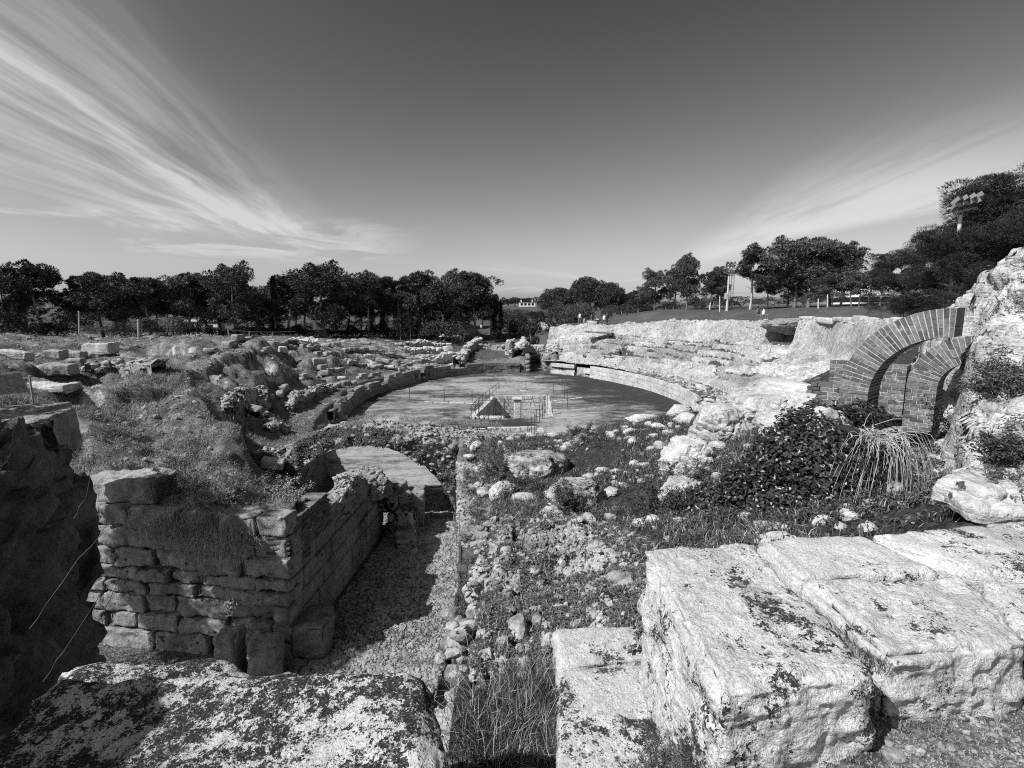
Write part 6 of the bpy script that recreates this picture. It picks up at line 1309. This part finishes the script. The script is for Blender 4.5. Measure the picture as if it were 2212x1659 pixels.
box_thing('house', 'white flat-roofed house on the far hill at the centre', 'house', [('wall', [(-3.2, 3.2, 0, 5, -3.5, .9)], M['white']), ('chimney', [(-2.6, -2.2, 1, 1.6, .903, 1.9)], M['white']), ('chimney', [(1.8, 2.2, 1, 1.6, .903, 1.9)], M['white']), ('roof', [(-3.4, 3.4, -.2, 5.2, .903, 1.05)], M['bank_stone'])] + [('window', [b], M['dark']) for b in win_row(4, -2.9, 2.9, -.3, .5, -.0)], (p[0], 205, p[2]))
# barrel roofed hall on the right
p = aty(1945, 655, 75); root = empty('hall', (p[0], 75, p[2] - .4), 'long pale barrel-roofed hall behind the right-hand trunks', 'hall')
a = np.linspace(0, math.pi, 20); xs = np.linspace(-6, 12, 30); V = np.array([(x, 3 - 3 * math.cos(t), 1.3 + 2.0 * math.sin(t)) for x in xs for t in a]); mk('roof', V, gridf(30, 20), M['white'], root); mb = MB(); mb.add(np.array([(-6, 3 - 3 * math.cos(t), 1.3 + 2.0 * math.sin(t)) for t in a]), np.arange(20)[None]); mb.build('gable', M['white'], root, False)
mb = MB(); mb.add(boxv(-6, 12, .02, 5.98, -.8, .55), BOXF); mb.build('wall', M['white'], root, False); mb = MB(); mb.add(boxv(-5.98, 11.98, .1, 5.9, .553, 1.32), BOXF); mb.build('window_band', M['dark'], root, False)
# palm beside the far house
p = aty(1158, 665, 190); root = empty('palm_tree', (p[0], 190, p[2] - 6), 'tiny palm beside the white house on the far hill', 'palm'); tr = MB(); tube(tr, [(0, 0, 0), (.2, 0, 5), (.1, 0, 9.3)], .4, .3, 6, False); tr.build('trunk', M['bark'], root); V = []
for k in range(26):
    a = k * 2.4; t = np.linspace(0, 1, 6); e = rng.uniform(.1, 1.1); q = np.stack([2.1 * t * math.cos(a) * math.cos(e), 2.1 * t * math.sin(a) * math.cos(e), 9.3 + 2.2 * t * math.sin(e) - 1.3 * t ** 2], 1); w_ = .28 * np.sin(t * 3.0 + .12)[:, None] * np.array((-math.sin(a), math.cos(a), 0)); V.append(np.stack([q - w_, q + w_], 1).reshape(-1, 3))
fr_ = MB()
for q in V: fr_.add(q, np.array([[2 * i, 2 * i + 1, 2 * i + 3, 2 * i + 2] for i in range(5)]))
fr_.build('fronds', M['olive'], root, False)
# ------------------------------------------------------------------ light masts
def mast(px, pbase, ptop, Y, label, rows, cols, wid, tilt=0., name='light_mast', ladder=True, rz=0.):
    b = drop(px, pbase, Y); top = aty(px, ptop, Y)[2]; H = top - b[2]; root = empty(name, tuple(b), label, 'light mast', None, rz); mb = MB(); tube(mb, [(0, 0, -.3), (0, 0, H * .5), (0, 0, H)], .20 * min(1, wid), .11 * min(1, wid), 10); mb.build('pole', M['palemetal'], root)
    if ladder:
        mb = MB()
        for sx in (.38, .72): mb.add(boxv(sx - .02, sx + .02, -.02, .02, .3, H * .93), BOXF)
        for z in np.arange(.5, H * .92, .3): mb.add(boxv(.40, .70, -.012, .012, z, z + .03), BOXF)
        mb.build('ladder', M['darkmetal'], root, False); mb = MB()
        for z in (H * .94,): mb.add(boxv(-.5, .9, -.5, .5, z, z + .05), BOXF)
        for x, y in ((-.5, -.5), (.88, -.5), (-.5, .48), (.88, .48)): mb.add(boxv(x, x + .03, y, y + .03, H * .94 + .05, H * .94 + .95), BOXF)
        mb.add(boxv(-.47, .88, -.5, -.47, H * .94 + .9, H * .94 + .95), BOXF); mb.build('platform', M['metal'], root, False); mb = MB(); mb.add(boxv(-.35, -.2, -.2, .2, 1.6, 2.4), BOXF); mb.build('control_box', M['palemetal'], root, False)
    for r in range(rows):
        z = H + .25 + r * wid * .42; mb = MB(); mb.add(boxv(-wid * cols / 2 * .55, wid * cols / 2 * .55, -.05, .05, -.12, -.05), BOXF); ar = mb.build('crossbar', M['palemetal'], root, False); ar.location = (0, 0, z); ar.rotation_euler = (0, tilt, 0)
        for c in range(cols):
            x = (c - (cols - 1) / 2) * wid * .5; w2 = wid * .19; mb = MB(); v = boxv(-w2, w2, -.30, .12, -w2 * .8, w2 * .8); v[v[:, 1] > 0] *= (.6, 1, .6); mb.add(v, BOXF); fl = mb.build('floodlight', M['metal'], root, False); fl.location = (x * math.cos(tilt), -.1, z + w2 - x * math.sin(tilt)); fl.rotation_euler = (-.55, 0, .25 * (c - 1) + (.5 if r else 0))
            gl = MB(); gl.add(boxv(-w2 * .9, w2 * .9, -.31, -.302, -w2 * .7, w2 * .7), BOXF); g_ = gl.build('lens', M['darkmetal'], fl, False)
    return root
mast(1570, 672, 583, 70, 'slim pale light mast with ladder and floodlight cluster in the right-hand grove', 2, 3, .9)
mast(2054, 640, 464, 26, 'pair of floodlight rows rising out of the great dark pines at the right', 2, 4, .72, -.25, ladder=False, rz=.1)
# thin poles by the right-hand grove
for px, pb, pt, Y, lab in ((1555, 670, 640, 68, 'short pale post beside the foot of the light mast'), (1855, 661, 630, 60, 'leaning pale concrete post right of the dark pine mass'), (1877, 661, 632, 62, 'thin pale post in front of the barrel-roofed hall'), (1788, 663, 636, 60, 'thin pale pole under the right head of the pine mass'), (1768, 664, 645, 58, 'stout short pale post under the pine mass'), (170, 724, 672, 55, 'pale thin bare trunk-like post at the left skyline'), (298, 726, 690, 56, 'pale upright post on the left skyline near the feathery pine')):
    b = drop(px, pb, Y); t = aty(px, pt, Y); mb = MB(); k = .22 if 'leaning' in lab else 0; tube(mb, [(b[0], Y, b[2] - .2), (t[0] + k, Y, t[2])], .09, .07, 7); tag(mb.build('post', M['palebark'] if 'trunk' in lab else M['palemetal']), lab, 'post')
# ------------------------------------------------------------------ railings in the arena
def railing(label, pts, h=1.05, rails=(1.0, .55), step=1.5, lean=0.):
    P_ = [np.array(p[:2], float) for p in pts]; root = empty('railing', (*P_[0], 0), label, 'railing'); first = None; rl = MB()
    for a, b in zip(P_[:-1], P_[1:]):
        n = max(1, int(round(np.linalg.norm(b - a) / step)))
        for k in range(n + 1 if b is P_[-1] else n):
            q = a + (b - a) * k / n
            if first is None:
                mb = MB(); mb.add(boxv(-.022, .022, -.022, .022, -.1, h), BOXF); first = mb.build('post', M['darkmetal'], root, False); o = first
            else: o = first.copy(); COL.objects.link(o); o.parent = root
            o.location = (q[0] - P_[0][0], q[1] - P_[0][1], 0)
        for z in rails:
            e = (b - a) / np.linalg.norm(b - a); nn = np.array((-e[1], e[0])) * .014; v = []
            for c in (a, b):
                for s in (-1, 1):
                    for dz in (-.014, .014): v.append((*(c + nn * s - P_[0]), z + dz))
            rl.add(np.array(v), BOXF)
    if rails: rl.build('rail', M['darkmetal'], root, False)
    return root
railing('thin railing along the left edge of the sunken chamber', [atz(1018, 905, 0), atz(1050, 872, 0), atz(1078, 848, 0)]); railing('short railing panel at the front left corner of the sunken chamber', [atz(1034, 898, 0), atz(1066, 897, 0)], 1.2, (1.15, .65), 1.4)
railing('railing stepping down toward the smaller pit', [atz(1028, 936, 0), atz(1046, 920, 0), atz(1066, 900, 0)]); railing('row of thin bare posts right of the sunken chamber', [atz(1158, 925, 0), atz(1172, 905, 0), atz(1182, 885, 0)], 1.3, (), 1.2); railing('second row of thin posts right of the smaller pit', [atz(1140, 945, 0), atz(1155, 935, 0)], 1.2, (), .8)
railing('faint row of thin posts and wire across the left of the arena floor', [atz(885, 862, 0), atz(960, 866, 0), atz(1020, 868, 0)], 1.1, (.6,), 2.4); railing('faint posts behind the sunken chamber', [atz(1078, 850, 0), atz(1195, 853, 0)], 1.2, (), 2.2); railing('crossing thin posts on the right of the arena floor', [atz(1226, 880, 0), atz(1214, 850, 0)], 1.4, (), 3.)
railing('thin iron posts and rails closing the arch mouth', [(-3.6, 19.0), (-2.5, 19.3)], 1.2, (1.1, .6), 1.)
# post and rail fences at the skyline
def fence(label, pts, h, m, step, rails):
    P_ = [drop(px, py, Y) for px, py, Y in pts]; root = empty('fence', tuple(P_[0]), label, 'fence'); first = None; rl = MB()
    for a, b in zip(P_[:-1], P_[1:]):
        n = max(1, int(round(np.linalg.norm((b - a)[:2]) / step)))
        for k in range(n):
            q = a + (b - a) * k / n; z = ground([q[0]], [q[1]])[0]
            if first is None: mb = MB(); mb.add(boxv(-.045, .045, -.045, .045, -.2, h), BOXF); first = mb.build('post', m, root, False); o = first
            else: o = first.copy(); COL.objects.link(o); o.parent = root
            o.location = (q[0] - P_[0][0], q[1] - P_[0][1], z - P_[0][2])
        for zz in rails:
            v = np.array([(c[0] - P_[0][0], c[1] - P_[0][1] + s * .03, ground([c[0]], [c[1]])[0] - P_[0][2] + zz + dz) for c in (a, b) for s in (-1, 1) for dz in (-.03, .03)]); rl.add(v, BOXF)
    rl.build('rail', m, root, False); return root
fence('grey post and rail fence in front of the hedge left of the domed pine', [(495, 742, 58), (540, 742, 60), (590, 742, 62), (640, 740, 64)], 1.0, M['metal'], 2.4, (.95, .5)); fence('thin wire fence at the far left skyline', [(0, 752, 40), (80, 750, 42), (150, 749, 44)], 1.1, M['darkmetal'], 3., (1.,)); fence('dark paling fence by the visitors at the far end of the right rim', [(1262, 703, 74), (1300, 700, 76), (1335, 697, 78)], .9, M['metal'], 1.0, (.85, .4))
# ------------------------------------------------------------------ sign board on the left
s_p = aty(36, 872, 15.5); root = empty('information_sign', (s_p[0], s_p[1], s_p[2]), 'slanted information board on thin legs at the left edge of the bank', 'sign', None, 1.15)
mb = MB(); mb.add(boxv(-.40, .40, -.015, .015, .35, 1.0), BOXF); bo = mb.build('board', M['bank_stone'], root, False); bo.rotation_euler = (-.5, 0, 0)
for x in (-.4, .4): mb = MB(); mb.add(boxv(x - .02, x + .02, -.03, .03, -1.0, .8), BOXF); mb.build('leg', M['metal'], root, False)
# stone blocks with a flat lit top at the left edge
for px, py, Y, s, rz, lab, sd in ((18, 905, 8.8, (1.5, 1.2, .8), .25, 'large block with a bright flat top and stained dark side at the left edge', 401), (10, 882, 10.2, (1.9, 1.0, .4), .1, 'long low slab behind the bright-topped block at the left edge', 402)):
    v, f = stone_block(s, .06, .06, .04, 2.5, sd, .1); o = mk('stone_block', v, f, M['ashlar']); q = aty(px, py, Y); o.location = (q[0], q[1], q[2] - s[2] * .45); o.rotation_euler = (.02, -.03, rz); tag(o, lab, 'block')
# ------------------------------------------------------------------ visitors (a few pixels tall)
def person(label, loc, rz, top_m, pose='stand'):
    z0 = 0 if pose == 'stand' else -.42
    J = {'pel': (0, 0, .95), 'che': (0, 0, 1.3), 'nec': (0, 0, 1.48), 'hea': (0, -.01, 1.62), 'hdt': (0, 0, 1.74)}
    for s, n in ((-1, 'l'), (1, 'r')):
        J['hip' + n] = (.1 * s, 0, .92); J['sho' + n] = (.19 * s, 0, 1.42); J['elb' + n] = (.26 * s, .02, 1.14); J['wri' + n] = (.25 * s, -.08, .9); J['hnd' + n] = (.25 * s, -.12, .8)
        if pose == 'stand': J['kne' + n] = (.11 * s, -.03 * s, .5); J['ank' + n] = (.11 * s, .05 * s, .08); J['toe' + n] = (.12 * s, -.13 + .05 * s, .04)
        else: J['kne' + n] = (.13 * s, -.44, .96); J['ank' + n] = (.13 * s, -.48, .5); J['toe' + n] = (.13 * s, -.62, .46)
    E = [('pel', 'che'), ('che', 'nec'), ('nec', 'hea'), ('hea', 'hdt')]
    for n in 'lr': E += [('pel', 'hip' + n), ('hip' + n, 'kne' + n), ('kne' + n, 'ank' + n), ('ank' + n, 'toe' + n), ('che', 'sho' + n), ('sho' + n, 'elb' + n), ('elb' + n, 'wri' + n), ('wri' + n, 'hnd' + n)]
    RAD = {'pel': .15, 'che': .16, 'nec': .06, 'hea': .10, 'hdt': .08, 'hip': .10, 'kne': .06, 'ank': .045, 'toe': .04, 'sho': .07, 'elb': .045, 'wri': .035, 'hnd': .04}
    ks = list(J); me = bpy.data.meshes.new('person'); me.from_pydata([Vector(J[k]) + Vector((0, 0, z0)) for k in ks], [(ks.index(a), ks.index(b)) for a, b in E], []); me.materials.append(M['skin'])
    o = bpy.data.objects.new('person', me); COL.objects.link(o); o.location = loc; o.rotation_euler = (0, 0, rz); sk = o.modifiers.new('skin', 'SKIN')
    for i, k in enumerate(ks): r = RAD[k[:3]]; me.skin_vertices[0].data[i].radius = (r, r); me.skin_vertices[0].data[i].use_root = (k == 'pel')
    o.modifiers.new('sub', 'SUBSURF').levels = 1; o.modifiers['sub'].render_levels = 1; tag(o, label, 'person', 'visitors at the ruins')
    for nm, z_a, z_b, r, m in (('shirt', .93 + z0, 1.46 + z0, .205, top_m), ('hair', 1.66 + z0, 1.79 + z0, .115, M['dark'])):
        mb = MB(); t = np.linspace(0, 1, 5); tube(mb, np.stack([0 * t, 0 * t + (.02 if nm == 'hair' else 0), z_a + (z_b - z_a) * t], 1), r * np.array((.85, 1, 1.02, .95, .6)), None, 10); mb.build(nm, m, o)
    return o
M['skin'] = plain_mat('trousers and skin', .16, .8, .2, .3, 9.)
for px, py, Y, rz, mm, pose, lab in ((1636, 690, 52, .5, M['darkmetal'], 'sit', 'person in dark clothes sitting on the top tier of the seating'), (1648, 691, 52, .3, M['white'], 'sit', 'person in a white top sitting beside the dark-clothed one'), (1252, 709, 72, .4, M['white'], 'stand', 'person in white standing by the fence at the far left of the rim'), (1262, 708, 73, 2., M['metal'], 'stand', 'person in grey standing next to the one in white on the rim'), (1278, 706, 73, 1., M['darkmetal'], 'stand', 'person in dark clothes alone by the fence on the rim'), (1305, 704, 71, 0., M['white'], 'stand', 'person in a pale top above the big tilted slab'), (1311, 704, 71.3, 1., M['darkmetal'], 'stand', 'person in dark clothes beside the pale-topped one above the tilted slab'), (1040, 702, 100, 0., M['white'], 'stand', 'person in white standing on the far path under the trees')):
    q = on_pix(px, py, 30) if pose == 'stand' else aty(px, py, Y); z = ground([q[0]], [q[1]])[0] if pose == 'stand' else q[2]
    q = drop(px, py, Y); tdeg, dd_ = polar(q[:1], q[1:2]); zz_ = max(q[2], on_seat(float(tdeg[0]), float(dd_[0])) if T_NEAR < tdeg[0] < T_FAR and .2 < dd_[0] < 12.3 else -9)
    person(lab, (q[0], q[1], zz_ + (.02 if pose == 'stand' else 0)), rz, mm, pose)
